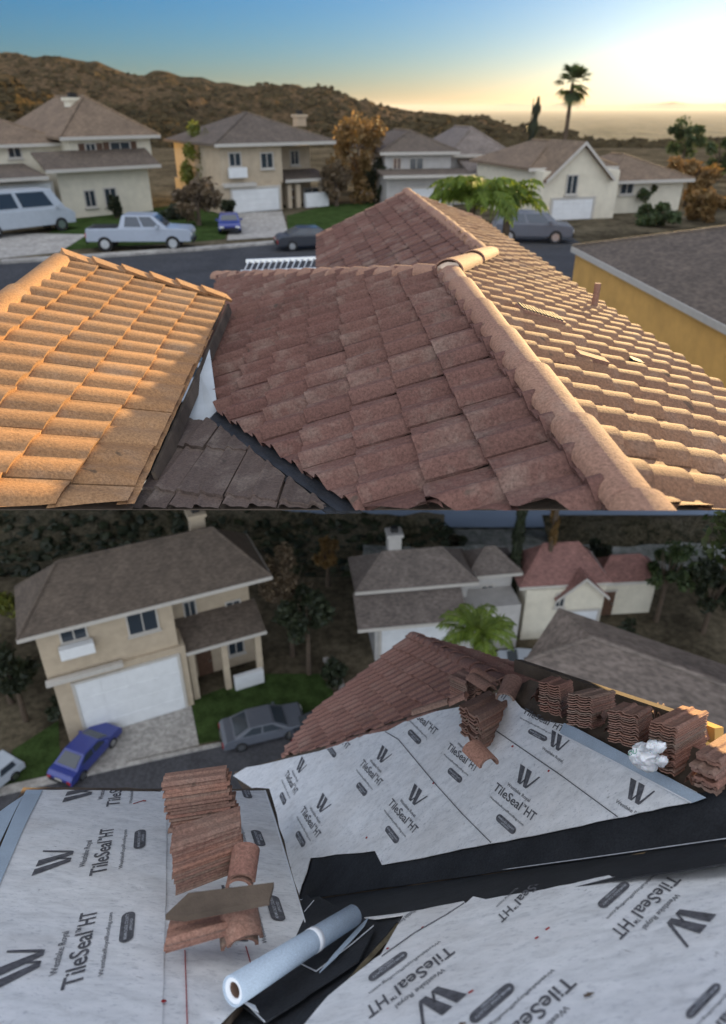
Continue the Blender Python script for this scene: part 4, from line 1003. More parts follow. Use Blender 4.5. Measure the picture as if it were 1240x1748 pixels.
for i in range(4500):
    t = rr.random() ** .8; zz_ = .3 + (Hc - .3) * t; rad = .42 * (1 - t) ** .35 * (.8 + .3 * math.sin(zz_ * 3)) + .04; a = rr.uniform(0, 6.28); rd = rad * rr.uniform(.4, 1.1)
    p = np.array([math.cos(a) * rd + (.18 if i % 3 == 0 else -.08), math.sin(a) * rd, zz_]); s = .12 * rr.uniform(.6, 1.4); k = len(v); q = np.array([rr.uniform(-.5, .5), rr.uniform(-.5, .5), 1.]) * s; e = np.array([math.cos(a + 1.5), math.sin(a + 1.5), 0]) * s * .35
    v += [p - q, p + e, p + q * 1.3, p - e]; f.append((k, k + 1, k + 2, k + 3))
me = bpy.data.meshes.new('crown'); me.from_pydata([tuple(map(float, q)) for q in v], [], f); link('crown', me, M['leaf_d'], cyb)
b = at_z(921, 1060, ZB); pt = empty('palm_trunk', tuple(b), 'thin rusty palm trunk rising in front of the red-roofed house', 'palm tree'); LOCAL.add(pt.name)
MB().bar((0, 0, 0), (0, 0, ztop(b, 846) - ZB), .13, .16, n=9).build('trunk', M['bark'], pt)
v, f = leaves(700, (0, 0, ztop(b, 895) - ZB), (.32, .32, 1.6), .16, 9, rr, core=.0); me = bpy.data.meshes.new('skirt'); me.from_pydata([tuple(map(float, q)) for q in v], [], f); link('skirt', me, M['leaf_o'], pt)
tp = at(815, 1085, 22.0); queen_palm((tp[0], tp[1], ZB), tp, 'green feathery palm behind the stripped roof peak', L=1.5, seed=5, n=20, leafm='leaf_p')
def placeB(px, py): return at_z(px, py, ZB)
p = placeB(150, 1294); car('parked_car', 'sedan', 'car_blue', p, R(248), 'bright blue car parked on the concrete driveway of the tan house', 'car', .85)
p = placeB(450, 1252); car('parked_car', 'sedan', 'car_grey', p, math.pi + .32, 'grey car at the kerb below the tan house lawn', 'car', .98)
p = placeB(556, 1250); car('parked_car', 'sedan', 'car_dark', p, math.pi + .3, 'black car half hidden behind the tile peak in the lower view', 'car', .85)
p = placeB(900, 1142); car('parked_car', 'sedan', 'car_white', p, math.pi - .1, 'white car right of the feathery palm in the lower view', 'car', .8)
p = placeB(985, 1108); car('parked_car', 'sedan', 'car_blue', p, math.pi - .1, 'dark blue car before the red-roofed house', 'car', .7)
p = placeB(-14, 1345); car('parked_car', 'suv', 'car_white', p, R(60), 'pale car cut by the left edge at the lower kerb', 'car', .7)
# low garden wall and path edge left of the peak
m = MB(); pa = [at_z(x, y, ZB) for x, y in ((556, 1128), (575, 1150), (584, 1175), (582, 1196))]
gw = empty('garden_edging', tuple(pa[0]), 'curved stone edging beside the lawn left of the tile peak', 'edging')
for i in range(3):
    for k in range(4):
        p = pa[i] + (pa[i + 1] - pa[i]) * (k / 4); q = pa[i] + (pa[i + 1] - pa[i]) * ((k + .85) / 4); MB().obox(p + [0, 0, .15], q + [0, 0, .15], np.array([.15, .05, 0]), np.array([0, 0, .15])).build('stone', M['concrete'], gw)

# ---- stripped roof: planes
def zl(x, y): return 1 / (.385 * (1 + .0017 * (y - 1620) - .0002 * (x - 130)))
def zu(x, y): return 3.9 / (1 + .0009 * (x - 884) + .0010 * (y - 1368))
def pl3(fn, *pts): return plane3(*[(x, y, fn(x, y)) for x, y in pts])
PL = pl3(zl, (130, 1620), (400, 1400), (100, 1400)); PU = pl3(zu, (884, 1368), (528, 1404), (1200, 1365)); PD = plane3((1100, 1555, 2.35), (650, 1650, 2.45), (900, 1720, 1.95))
HB = empty('stripped_house_roof', tuple(at(705, 1084, 6)), 'roof under repair in the lower view, half covered in reddish tiles and half stripped to membrane', 'roof')
VPt = (-900, 2351); cT = unit(ray(386, 960)); fT = unit(ray(*VPt))
_t = plane_dirs(ray(705, 1084) * 6, cT, fT); kz = 5.05 / proj(_t.hit(870, 1185))[2]
QT = ray(705, 1084) * 6 * kz; PT = plane_dirs(QT, cT, fT)
def underlay_mat(name, base=(.88, .89, .89), dark=(.30, .32, .36)):
    m, nt, b = newmat(name); pos = nt.nodes.new('ShaderNodeNewGeometry').outputs['Position']
    mp = nt.nodes.new('ShaderNodeMapping'); nt.links.new(pos, mp.inputs[0]); mp.inputs['Scale'].default_value = (1, 2.2, 1.6)
    n1 = noise_node(nt, 7, 8, .78, mp.outputs[0], .5); n2 = noise_node(nt, 26, 6, .75, mp.outputs[0], .3); n3 = noise_node(nt, 1.6, 4, .6, pos)
    c = ramp(nt, n1.outputs[0], [(.36, tuple(x * .76 for x in base)), (.50, tuple(x * .92 for x in base)), (.66, tuple(min(.9, x * 1.12) for x in base))]).outputs[0]
    c = mixc(nt, ramp(nt, n2.outputs[0], [(.55, g3(0)), (.70, g3(.65))]).outputs[0], c, dark)
    n4 = noise_node(nt, 14, 5, .85, pos, 1.0); c = mixc(nt, ramp(nt, n4.outputs[0], [(.63, g3(0)), (.72, g3(.75))]).outputs[0], c, (.10, .09, .08))
    c = mixc(nt, ramp(nt, n3.outputs[0], [(.48, g3(0)), (.8, g3(.45))]).outputs[0], c, (.52, .47, .42))
    nt.links.new(c, b.inputs['Base Color']); b.inputs['Roughness'].default_value = .65; b.inputs['Specular IOR Level'].default_value = .3
    bp = nt.nodes.new('ShaderNodeBump'); bp.inputs['Strength'].default_value = .6; bp.inputs['Distance'].default_value = .05
    nt.links.new(n3.outputs[0], bp.inputs['Height']); nt.links.new(bp.outputs[0], b.inputs['Normal'])
    return m
M['under'] = underlay_mat('white_underlayment'); M['under_b'] = simple('blue_backed_paper', (.44, .53, .62), .6, .08, 5, fine=400); M['paper'] = simple('white_paper', (.78, .80, .82), .7, .05, 9)
M['ink'] = simple('grey_ink', (.115, .115, .125), .8, .45, 45); M['ink2'] = simple('grey_ink_light', (.18, .18, .19), .8, .35, 45); M['inkw'] = simple('reversed_ink', (.55, .57, .60), .8, .2, 40)
M['red'] = simple('red_chalk', (.35, .02, .02), .8, .3, 30); M['green'] = simple('green_ink', (.02, .22, .12), .7, .2, 30)
def sheet(name, plane, px, off, mat, label=None, cat=None, jit=1.4, th=.004, seed=0, parent=None, step=22, wav=.0, flatset=()):
    rr = random.Random(seed); P = []
    for i, (x, y) in enumerate(px):
        x2, y2 = px[(i + 1) % len(px)]; L = math.hypot(x2 - x, y2 - y); k = max(1, int(L / step))
        for t in range(k):
            f = t / k; jx = rr.uniform(-jit, jit) if t else 0; jy = rr.uniform(-jit, jit) if t else 0
            P.append(plane.hit(x + (x2 - x) * f + jx, y + (y2 - y) * f + jy, off=off))
    o0 = P[0].copy() if parent is None else np.zeros(3)
    o = MB().prism([p - o0 for p in P], plane.n * -th).build(name, M[mat] if isinstance(mat, str) else mat, parent, loc=tuple(o0) if parent is None else None)
    return tag(o, label, cat)
TX = {}
def textmesh(s):
    if s not in TX:
        cu = bpy.data.curves.new('lettering', 'FONT'); cu.body = s; cu.resolution_u = 3; cu.offset = .012
        ob = bpy.data.objects.new('lettering', cu); C.objects.link(ob); dg = bpy.context.evaluated_depsgraph_get(); dg.update()
        me = bpy.data.meshes.new_from_object(ob.evaluated_get(dg)); v = np.array([tuple(x.co)[:2] for x in me.vertices]); f = [tuple(p.vertices) for p in me.polygons]
        bpy.data.objects.remove(ob); bpy.data.curves.remove(cu); bpy.data.meshes.remove(me)
        x0, x1 = v[:, 0].min(), v[:, 0].max(); v[:, 0] = (v[:, 0] - x0) / (x1 - x0); v[:, 1] = v[:, 1] / .70
        TX[s] = (v, f)
    return TX[s]
LOGO = [[(0, 1), (.26, 1), (.50, 0), (.34, 0)], [(.36, 1), (.62, 1), (.80, .0), (.64, .0)], [(.80, 0), (.84, .1), (1.06, 1.0), (1.0, 1.0), (.76, .12)], [(.44, 0), (.50, 0), (.60, .42), (.56, .5)]]
def pill(n=8):
    p = []
    for c, s in ((.86, -90), (.14, 90)):
        for k in range(n + 1): t = R(s + 180 * k / n); p.append((c + .14 * math.cos(t), .5 + .5 * math.sin(t)))
    return p
def cluster(plane, parent, o, e, c, off, inc='TWULP', clip=()):
    """printed block: o baseline start, e baseline end, c cap top at the start, all in pixels"""
    O = plane.hit(*o, off=off); E = plane.hit(*e, off=off) - O; Cc = plane.hit(*c, off=off) - O
    def put(nm, v, f, x0, x1, y0, y1, mat, lift=0.):
        P = [O + E * (x0 + (x1 - x0) * a) + Cc * (y0 + (y1 - y0) * b) + plane.n * lift for a, b in v]
        bm = bmesh.new(); vv = [bm.verts.new(tuple(p)) for p in P]
        for q in f:
            try: bm.faces.new([vv[i] for i in q])
            except ValueError: pass
        for (pa, pb, keep) in clip:
            A, B, Kp = plane.hit(*pa), plane.hit(*pb), plane.hit(*keep); Nn = np.cross(B - A, plane.n)
            if (Kp - A) @ Nn < 0: Nn = -Nn
            bmesh.ops.bisect_plane(bm, geom=bm.verts[:] + bm.edges[:] + bm.faces[:], plane_co=tuple(A), plane_no=tuple(Nn), clear_inner=True)
        if bm.faces:
            for fc in bm.faces:
                fc.normal_update()
                if fc.normal.dot(Vector(plane.n)) < 0: fc.normal_flip()
            me = bpy.data.meshes.new(nm); bm.to_mesh(me); link(nm, me, M[mat], parent)
        bm.free()
    if 'T' in inc:
        v, f = textmesh('TileSeal'); put('lettering', v, f, 0, .68, 0, 1, 'ink'); v, f = textmesh('HT'); put('lettering', v, f, .79, 1.0, 0, 1, 'ink')
        v, f = textmesh('TM'); put('lettering', v, f, .70, .765, .7, 1, 'ink')
    if 'W' in inc: v, f = textmesh('Westlake Royal'); put('lettering', v, f, .2, .76, 1.4, 1.78, 'ink2')
    if 'U' in inc: v, f = textmesh('WestlakeRoyalRoofing.com'); put('lettering', v, f, .03, .9, -1.0, -.75, 'ink2')
    if 'L' in inc:
        for q in LOGO: put('logo', q, [tuple(range(len(q)))], .2, .66, 2.4, 4.4, 'ink')
    if 'P' in inc:
        q = pill(); put('badge', q, [tuple(range(len(q)))], .38, .84, -2.45, -1.6, 'ink')
        v, f = textmesh('MIAMI-DADE COUNTY'); put('lettering', v, f, .42, .80, -2.05, -1.85, 'inkw', .0012); v, f = textmesh('APPROVED'); put('lettering', v, f, .53, .71, -2.33, -2.15, 'inkw', .0012)
def line(plane, pts, wpx, off, mat, parent, name='seam'):
    m = MB()
    for a, b in zip(pts[:-1], pts[1:]):
        A, B = plane.hit(*a, off=off), plane.hit(*b, off=off); s = unit(np.cross(B - A, plane.n)) * (wpx * proj(A)[2] / FP / 2); m.obox(A, B, s, plane.n * .0015)
    return m.build(name, M[mat], parent)
def disc(plane, px, rpx, off, mat, parent, name='chalk_mark'):
    A = plane.hit(*px, off=off); r = rpx * proj(A)[2] / FP; return MB().bar(A, A + plane.n * .0015, r, n=10).build(name, M[mat], parent)
# tiled far slope (courses of separate tiles)
polyT = [(706, 1085), (541, 1214), (484, 1292), (600, 1282), (745, 1216), (835, 1185), (866, 1168)]
ST = slope_deck(PT, polyT, HB, 'roof_slope')
MT = M['tile_b2'] = tile_mat('aged_roof_tile', [(.26, .135, .105), (.30, .165, .13), (.23, .12, .095), (.28, .15, .12)], .35)
def CT(*p): return coords(QT, cT, fT, PT.hit(*p))
cs_ = [CT(520 + a / 3.263, 1060 + b / 3.263)[1] for a, b in ((660, 235), (650, 320), (545, 365), (460, 410), (375, 460), (265, 510), (180, 555))]
pitch = (cs_[-1] - cs_[0]) / 6
tile_field(PT, QT, cT, fT, .36, pitch, .0, cs_[0] - pitch * 3, polyT, .026, .045, MT, ST, seed=11, hs=HF, cutrow=False)
PTR = plane3((706, 1085, proj(QT)[2]), (866, 1165, 5.2), (742, 1094, proj(QT)[2] - .15))
dTR = unit(PTR.hit(900, 1150) - PTR.hit(850, 1160)); cTR = unit(PTR.hit(866, 1165) - PTR.hit(706, 1085))
PTR = plane3((706, 1085, proj(QT)[2]), (880, 1185, 5.0), (890, 1140, 5.6))
cTR = unit(PTR.hit(880, 1185) - PTR.hit(706, 1085)); dTR = unit(PTR.hit(905, 1172) - PTR.hit(850, 1160))
polyTR = [(706, 1085), (742, 1094), (890, 1140), (945, 1166), (935, 1225), (880, 1188)]
STR = slope_deck(PTR, polyTR, HB, 'roof_slope')
tile_field(PTR, PTR.hit(706, 1085), cTR, dTR, .2, .5, 0, -.1, polyTR, .025, .014, MT, STR, seed=12, cutrow=False, hs=HF)
flush_field(300)
caps(PT.hit(864, 1166) , QT, 9, .075, MT, HB, seed=21); caps(PT.hit(541, 1213), PT.hit(700, 1088), 8, .05, MT, HB, seed=22, name='verge_tile'); caps(PTR.hit(890, 1140), PTR.hit(712, 1088), 8, .035, MT, HB, seed=23, name='verge_tile')
caps(PT.hit(484, 1291), PT.hit(541, 1240), 4, .045, MT, HB, seed=24, name='verge_tile')
caps(PU.hit(560, 1277, -.01), PU.hit(745, 1214, -.01), 9, .03, MT, HB, seed=25, name='course_end')
# decks
sheet('roof_deck', PU, [(400, 1318), (560, 1272), (745, 1205), (870, 1178), (905, 1160), (1240, 1298), (1300, 1330), (1300, 1430), (700, 1540), (508, 1545), (440, 1400)], -.03, 'deck', parent=HB, th=.03)
sheet('roof_deck', PL, [(40, 1344), (460, 1346), (528, 1592), (372, 1760), (-80, 1760), (-80, 1600)], -.03, 'deck', parent=HB, th=.03)
sheet('roof_deck', PD, [(1300, 1485), (690, 1580), (520, 1752), (370, 1770), (1300, 1770)], -.07, 'deck', parent=HB, th=.03)
# black valley membrane
ua = PU.hit(505, 1540, -.008); ub = PU.hit(1300, 1424, -.008); pm = Plane(ua, np.cross(ub - ua, PD.hit(900, 1521, -.008) - ua))
sheet('valley_membrane', PU, [(508, 1537), (528, 1455), (650, 1440), (1045, 1380), (1205, 1352), (1300, 1340), (1300, 1424)], -.012, 'black', 'black bituminous membrane lining the long valley between the white sheets', 'roofing membrane', jit=.8)
sheet('valley_membrane', pm, [(506, 1540), (1300, 1424), (1300, 1464), (1180, 1483), (1045, 1502), (930, 1523), (808, 1538), (700, 1560), (690, 1572), (600, 1590), (505, 1610)], -.004, 'black', 'dark membrane strip along the lower side of the valley seam', 'roofing membrane', jit=.8)
line(pm, [(512, 1536), (700, 1506), (1000, 1465), (1240, 1431)], 2.2, .008, 'inkw', HB, 'lap_line')
sheet('membrane_piece', PD, [(372, 1750), (420, 1690), (516, 1536), (545, 1530), (612, 1566), (690, 1560), (520, 1752)], -.012, 'black', 'loose black membrane piece under the blue-grey roll', 'roofing membrane', jit=.8)
mp1 = sheet('membrane_piece', PD, [(516, 1536), (524, 1527), (560, 1560), (640, 1584), (612, 1640), (452, 1745), (412, 1715)], .012, 'black', 'folded black membrane offcut beside the roll, nearest the left white sheet', 'roofing membrane', jit=1.0, th=.006)
line(PD, [(512, 1644), (540, 1658), (600, 1612), (638, 1580)], 1.3, .020, 'inkw', mp1); line(PD, [(418, 1710), (452, 1744)], 1.3, .020, 'inkw', mp1); line(PD, [(536, 1537), (520, 1556)], 1.2, .02, 'inkw', mp1)
# white printed sheets
s_u = sheet('underlayment_sheet', PU, [(398, 1324), (420, 1310), (470, 1300), (545, 1282), (600, 1262), (645, 1250), (662, 1247), (690, 1232), (745, 1214), (788, 1206), (820, 1190), (850, 1183), (872, 1186), (890, 1208), (925, 1230), (962, 1236), (1190, 1352), (1180, 1369), (1045, 1397), (940, 1420), (835, 1440), (700, 1468), (652, 1476), (640, 1452), (530, 1464), (508, 1536), (470, 1430), (430, 1345)], .004, 'under', 'large white printed underlayment covering the upper slope, edged by the black valley', 'underlayment', seed=1)
sheet('edge_flap', PU, [(963, 1234), (985, 1243), (1205, 1361), (1180, 1370), (1060, 1306), (955, 1252)], .014, 'under_b', parent=s_u, jit=.8)
line(PU, [(955, 1252), (1060, 1306), (1180, 1370)], 2.2, .02, 'paper', s_u, 'edge_fold')
line(PU, [(658, 1249), (680, 1262), (745, 1340), (790, 1390), (838, 1438)], 1.3, .009, 'ink', s_u); line(PU, [(790, 1208), (861, 1257), (960, 1325), (1054, 1394)], 1.4, .009, 'ink', s_u)
BOT = ((650, 1475), (1180, 1370), (800, 1300))
for o, e, c, inc, cl in [((841.4, 1347), (909, 1402.6), (849.4, 1335), 'TWULP', ()), ((762, 1277), (811, 1318), (768.6, 1267), 'TWUP', ()), ((662, 1372), (706, 1424), (670.5, 1362), 'TWULP', ()),
    ((614, 1304.6), (647, 1342.6), (621.4, 1295.5), 'TWULP', ()), ((486, 1322.8), (503, 1358), (492, 1314), 'TWULP', ()), ((512.5, 1384), (541, 1432), (520, 1375), 'TWULP', ()),
    ((697, 1213), (741, 1255), (704, 1204), 'TUP', (((690, 1233), (790, 1208), (720, 1290)),)), ((815, 1162), (862, 1195.7), (822, 1152), 'T', (((700, 1236), (850, 1185), (800, 1300)),)),
    ((891, 1216.5), (958.5, 1249.5), (897, 1208), 'TUP', (((872, 1188), (962, 1238), (850, 1300)),)), ((905, 1286), (967, 1330), (911, 1275), 'WL', ()), ((1022, 1379), (1107, 1436), (1031, 1365), 'WL', ((BOT),)), ((560, 1240), (592, 1280), (566, 1232), 'TP', (((545, 1284), (645, 1252), (600, 1330)),))]:
    cluster(PU, s_u, o, e, c, .007, inc, cl)
for p in ((740, 1337), (875, 1274), (937, 1316), (626, 1430)): disc(PU, p, 2.2, .007, 'red', s_u)
s_r = sheet('underlayment_sheet', PL, [(275, 1350), (400, 1350), (453, 1349), (470, 1400), (505, 1520), (526, 1590), (516, 1602), (440, 1680), (372, 1752), (268, 1752)], .004, 'under', 'white printed sheet under the tile stacks, lapping beneath the left sheet', 'underlayment', seed=2, jit=.9)
for o, e, c, inc, cl in [((425, 1613), (405, 1512), (392, 1612), 'TUP', ()), ((407, 1468), (392, 1406), (383, 1467), 'UP', ()), ((393, 1377), (382, 1337), (374, 1376), 'P', (((380, 1351), (450, 1350), (400, 1400)),))]: cluster(PL, s_r, o, e, c, .007, inc, cl)
line(PL, [(316, 1622), (320, 1748)], 1.2, .007, 'red', s_r, 'chalk_line'); line(PL, [(420, 1615), (430, 1650)], 1.2, .007, 'red', s_r, 'chalk_line')
line(PL, [(453, 1349), (470, 1400), (505, 1520), (526, 1590)], 2.0, .008, 'paper', s_r, 'edge_fold')
s_l = sheet('underlayment_sheet', PL, [(45, 1348), (160, 1349), (285, 1352), (284, 1500), (281, 1600), (277, 1752), (-90, 1752), (-90, 1640), (0, 1448), (22, 1395)], .011, 'under', 'white printed underlayment sheet filling the lower left of the photo', 'underlayment', seed=3, jit=.7)
sheet('edge_band', PL, [(45, 1348), (73, 1348), (40, 1415), (8, 1490), (-60, 1650), (-90, 1640), (0, 1448), (22, 1395)], .0165, 'under_b', parent=s_l, jit=.4, th=.003)
for o, e, c, inc, cl in [((140, 1680), (166.5, 1553), (103, 1691), 'TWULP', ()), ((181, 1490), (195, 1412.5), (152, 1495.5), 'TWULP', ()), ((203.5, 1375), (213, 1318), (181, 1377), 'TWULP', (((45, 1350.5), (285, 1354), (200, 1500)),))]: cluster(PL, s_l, o, e, c, .014, inc, cl)
disc(PL, (280, 1709), 4.5, .014, 'red', s_l); line(PL, [(228, 1372), (246, 1366)], 1.2, .014, 'red', s_l, 'chalk_line'); disc(PL, (247, 1367), 3, .014, 'red', s_l)
sheet('underlayment_offcut', PL, [(-40, 1420), (0, 1385), (40, 1358), (28, 1380), (0, 1438), (-40, 1470)], .0, 'under_b', 'pale blue sliver of sheet at the far left edge', 'underlayment')
s_d = sheet('underlayment_sheet', PD, [(1300, 1458), (1180, 1478), (1045, 1497), (1040, 1494), (930, 1518), (830, 1535), (808, 1530), (795, 1542), (708, 1592), (640, 1636), (560, 1700), (515, 1754), (1300, 1754)], .018, 'under', 'white printed underlayment across the lower right below the black valley', 'underlayment', seed=4, jit=.8)
s_e = sheet('underlayment_sheet', PD, [(622, 1566), (700, 1556), (792, 1538), (796, 1543), (708, 1594), (645, 1638), (690, 1561), (640, 1568)], .004, 'under', 'small white sheet corner lapped under the lower right sheet', 'underlayment', seed=5, jit=.6)
line(PD, [(793, 1541), (764, 1560), (708, 1592), (652, 1632)], 1.5, .021, 'ink', s_d)
for p in ((722, 1583), (662, 1619)): disc(PD, p, 2.6, .008, 'red', s_e)
for p in (((932, 1587), (938, 1583)), ((800, 1695), (808, 1690)), ((914, 1602), (919, 1599))): line(PD, p, 2, .021, 'red', s_d, 'chalk_line')
for o, e, c, inc, cl in [((1144.6, 1492.5), (1041, 1590), (1164.5, 1502), 'TWULP', ()), ((765.8, 1613.4), (622, 1722), (778, 1625.5), 'TWULP', (((515, 1754), (708, 1592), (900, 1700)),)), ((966, 1664), (806, 1812), (986, 1680), 'TWUP', ()),
    ((935, 1483), (847, 1565), (946, 1490), 'TU', (((795, 1542), (1045, 1495), (900, 1600)),)), ((1080, 1430), (1010, 1492), (1092, 1440), 'P', (((795, 1542), (1045, 1495), (900, 1600)),)), ((1300, 1660), (1180, 1790), (1316, 1672), 'TUP', ()), ]: cluster(PD, s_d, o, e, c, .0205, inc, cl)
cluster(PD, s_e, (700, 1530), (650, 1566), (712, 1540), .0065, 'WU', (((622, 1570), (792, 1541), (700, 1600)),))
# small leaf twig litter
for i, (x, y) in enumerate([(1008, 1697), (790, 1748), (1003, 1700)]):
    a = PD.hit(x - 6, y, .028); b2 = PD.hit(x + 6, y - 2, .026); tag(MB().bar(a, b2, .004, .002, n=5).build('twig', M['bark']), ['short pale twig lying on the lower right sheet', 'dark chip at the bottom edge of the lower right sheet', 'thin dry leaf stalk beside the pale twig'][i], 'twig')
# roll
ra, rb = at(398, 1692, 2.26), at(604, 1562, 2.80); rd = unit(rb - ra)
rl = empty('underlayment_roll', tuple(ra), 'blue-grey roll of underlayment lying diagonally on the black membrane', 'roll')
def tube(a, b, r1, r2, ri1, ri2, mat, nm, n=28, smooth=True):
    d = unit(b - a); e = unit(np.cross(d, [0, 0, 1.])); g = np.cross(d, e); v = []
    for P, r in ((a, r1), (b, r2), (b, ri2), (a, ri1)):
        for k in range(n): t = 2 * math.pi * k / n; v.append(P + r * (math.cos(t) * e + math.sin(t) * g))
    f = [(s * n + k, s * n + (k + 1) % n, ((s + 1) % 4) * n + (k + 1) % n, ((s + 1) % 4) * n + k) for s in range(4) for k in range(n)]
    o = MB().add(v, f).build(nm, M[mat], rl); 
    for p in o.data.polygons: p.use_smooth = abs(Vector(d).dot(p.normal)) < .5
    return o
tube(ra, rb, .047, .039, .040, .033, 'under_b', 'wrapped_sheet'); tube(ra + rd * .004, rb - rd * .004, .0395, .0325, .026, .021, 'paper', 'paper_layers')
tube(ra + rd * .012, rb - rd * .01, .0255, .0205, .019, .016, 'wood', 'core_tube')
pb = ra + (rb - ra) * .60; tube(pb, pb + rd * .028, .0435, .0435, .037, .037, 'paper', 'paper_band')
tl = [(629, 1566), (622, 1580), (575, 1632), (545, 1660), (570, 1628), (612, 1582)]
sheet('loose_tail', PD, tl, .03, 'under_b', parent=rl, jit=.3, th=.003)
sheet('loose_tail', PD, [(412, 1706), (436, 1716), (442, 1728), (418, 1712)], .03, 'paper', parent=rl, jit=.3, th=.003)
# ---- tiles stacked on the roof
TW = [(0, 0), (.06, .3), (.14, .85), (.22, 1.0), (.32, .85), (.44, .25), (.52, .05)]
ORD = ['lowest', 'second', 'third', 'fourth', 'fifth', 'sixth', 'seventh', 'eighth', 'ninth', 'tenth', 'eleventh', 'twelfth', 'thirteenth', 'fourteenth', 'fifteenth', 'sixteenth', 'seventeenth', 'eighteenth', 'nineteenth']
def stack(Pp, Wp, Lp, Z, top, n, where, seed=0, hh=None, th=.5, jit=.03, topturn=0):
    """stack of loose tiles. P front bottom corner, W / L the ends of its width and length edges (pixels)"""
    rr = random.Random(seed); pl = Plane(at(*Pp, Z), BUP)
    P = pl.hit(*Pp); w_ = pl.hit(*Wp) - P; l_ = pl.hit(*Lp) - P
    lo, hi = 0, 2.0
    for _ in range(40):
        md = (lo + hi) / 2
        if proj(P + BUP * md)[1] > top[1]: lo = md
        else: hi = md
    Tt = at(top[0], top[1], proj(P + BUP * lo)[2]); step = (Tt - P) / n; sh = np.linalg.norm(step)
    hh = hh or np.linalg.norm(w_) * .055; out = []; last = None
    for k in range(n):
        j1 = rr.uniform(-jit, jit); j2 = rr.uniform(-jit, jit); ang = rr.uniform(-.03, .03)
        W2 = w_ * math.cos(ang) + l_ * math.sin(ang) * .5; L2 = l_ * math.cos(ang) - w_ * math.sin(ang) * .5
        base = step * k + w_ * j1 + l_ * j2; prof = []
        for r_ in range(2):
            for a, b in TW: prof.append(((r_ + a) / 2 * 1.0, b))
        prof.append((1, 0)); m = len(prof); v = []
        for b in (0, 1):
            for a, z in prof: v.append(base + W2 * a + L2 * b + BUP * (z * hh + sh * th))
        for b in (0, 1):
            for a, z in prof: v.append(base + W2 * a + L2 * b + BUP * (z * hh))
        f = [(i, i + 1, m + i + 1, m + i) for i in range(m - 1)] + [(2 * m + i, 3 * m + i, 3 * m + i + 1, 2 * m + i + 1) for i in range(m - 1)]
        f += [(i, 2 * m + i, 2 * m + i + 1, i + 1) for i in range(m - 1)] + [(m + i, m + i + 1, 3 * m + i + 1, 3 * m + i) for i in range(m - 1)] + [(0, m, 3 * m, 2 * m), (m - 1, 3 * m - 1, 4 * m - 1, 2 * m - 1)]
        o = MB().add(v, f).build('loose_tile', M['tile_b'], loc=tuple(P))
        nm = 'topmost' if k == n - 1 else ORD[k] + (' from the bottom' if k else '')
        tag(o, '%s concrete tile of %s' % (nm, where), 'roof tile', 'tiles in ' + where)
    return
def Zp(x, y): return zu(x, y) * .985
stack((958, 1226), (921, 1213), (980, 1214), Zp(958, 1226), (957, 1172), 13, 'the leftmost stack along the far eave', 1, th=.46)
stack((1010, 1246), (968, 1237), (1050, 1233), Zp(1010, 1246), (1012, 1190), 14, 'the stack behind the flap corner at the eave', 2, th=.46)
stack((1090, 1280), (1038, 1265), (1114, 1263), Zp(1090, 1280), (1090, 1222), 14, 'the stack just left of the white bag', 3, th=.46)
stack((1152, 1325), (1106, 1306), (1206, 1290), Zp(1152, 1325), (1156, 1243), 17, 'the tall stack behind the white bag', 4, th=.46)
stack((1222, 1362), (1180, 1342), (1272, 1322), Zp(1222, 1362), (1226, 1300), 8, 'the leaning stack at the right edge', 5, jit=.09, th=.7)
stack((797, 1198), (824, 1184), (768, 1184), zu(797, 1198), (796, 1166), 9, 'the small stack on the tiled peak', 6, th=.6)
stack((822, 1281), (787, 1250), (874, 1248), zu(822, 1281) * .97, (820, 1226), 12, 'the stack standing on the upper white sheet', 7, th=.6, jit=.05)
stack((402, 1404), (404, 1380), (292, 1422), 3.55, (385, 1324), 14, 'the back stack on the left sheets', 8, th=.48, jit=.05)
stack((417, 1484), (415, 1446), (299, 1530), 3.12, (408, 1407), 17, 'the tall middle stack on the left sheets', 9, th=.48, jit=.02)
stack((422, 1588), (424, 1546), (282, 1628), 2.62, (421, 1570), 4, 'the low front pile beside the roll', 10, th=.8, jit=.02)
def barrel(a, b, r, label, seed=0, up=None, mat='tile_b'):
    o = caps(a, b, 1, r, M[mat], None, name='ridge_tile', up=BUP if up is None else up, over=1.0, taper=.95, seed=seed)[0]; tag(o, label, 'ridge tile'); return o
B_ = barrel
B_(at(408, 1556, 2.66), at(420, 1606, 2.58), .072, 'upper curved ridge tile poking from under the front pile', up=unit(BUP - ray(415, 1580) * .2))
B_(at(405, 1562, 2.70), at(410, 1614, 2.60), .074, 'lower curved ridge tile nested under the front pile', up=unit(BUP - ray(415, 1580) * .2))
B_(at(420, 1452, 3.1), at(412, 1502, 2.95), .062, 'orange curved ridge tile behind the tall middle stack')
B_(at(418, 1470, 3.1), at(408, 1512, 2.95), .060, 'mossy curved ridge tile under the orange one')
B_(at(806, 1278, 3.85), at(836, 1304, 3.72), .068, 'single curved ridge tile lying before the stack on the upper sheet')
B_(at(768, 1200, 4.75), at(706, 1216, 4.85), .045, 'long ridge tile lying along the tiled peak edge')
B_(at(798, 1190, 4.7), at(770, 1200, 4.75), .05, 'short ridge tile between the small stack and the upper sheet')
B_(at(812, 1150, 5.2), at(846, 1168, 5.0), .058, 'stacked ridge tile on the tiled peak near the hip')
B_(at(806, 1158, 5.1), at(838, 1176, 4.9), .055, 'ridge tile half under another at the hip')
B_(at(876, 1162, 4.9), at(862, 1192, 4.7), .068, 'curved ridge tile at the top corner of the upper sheet')
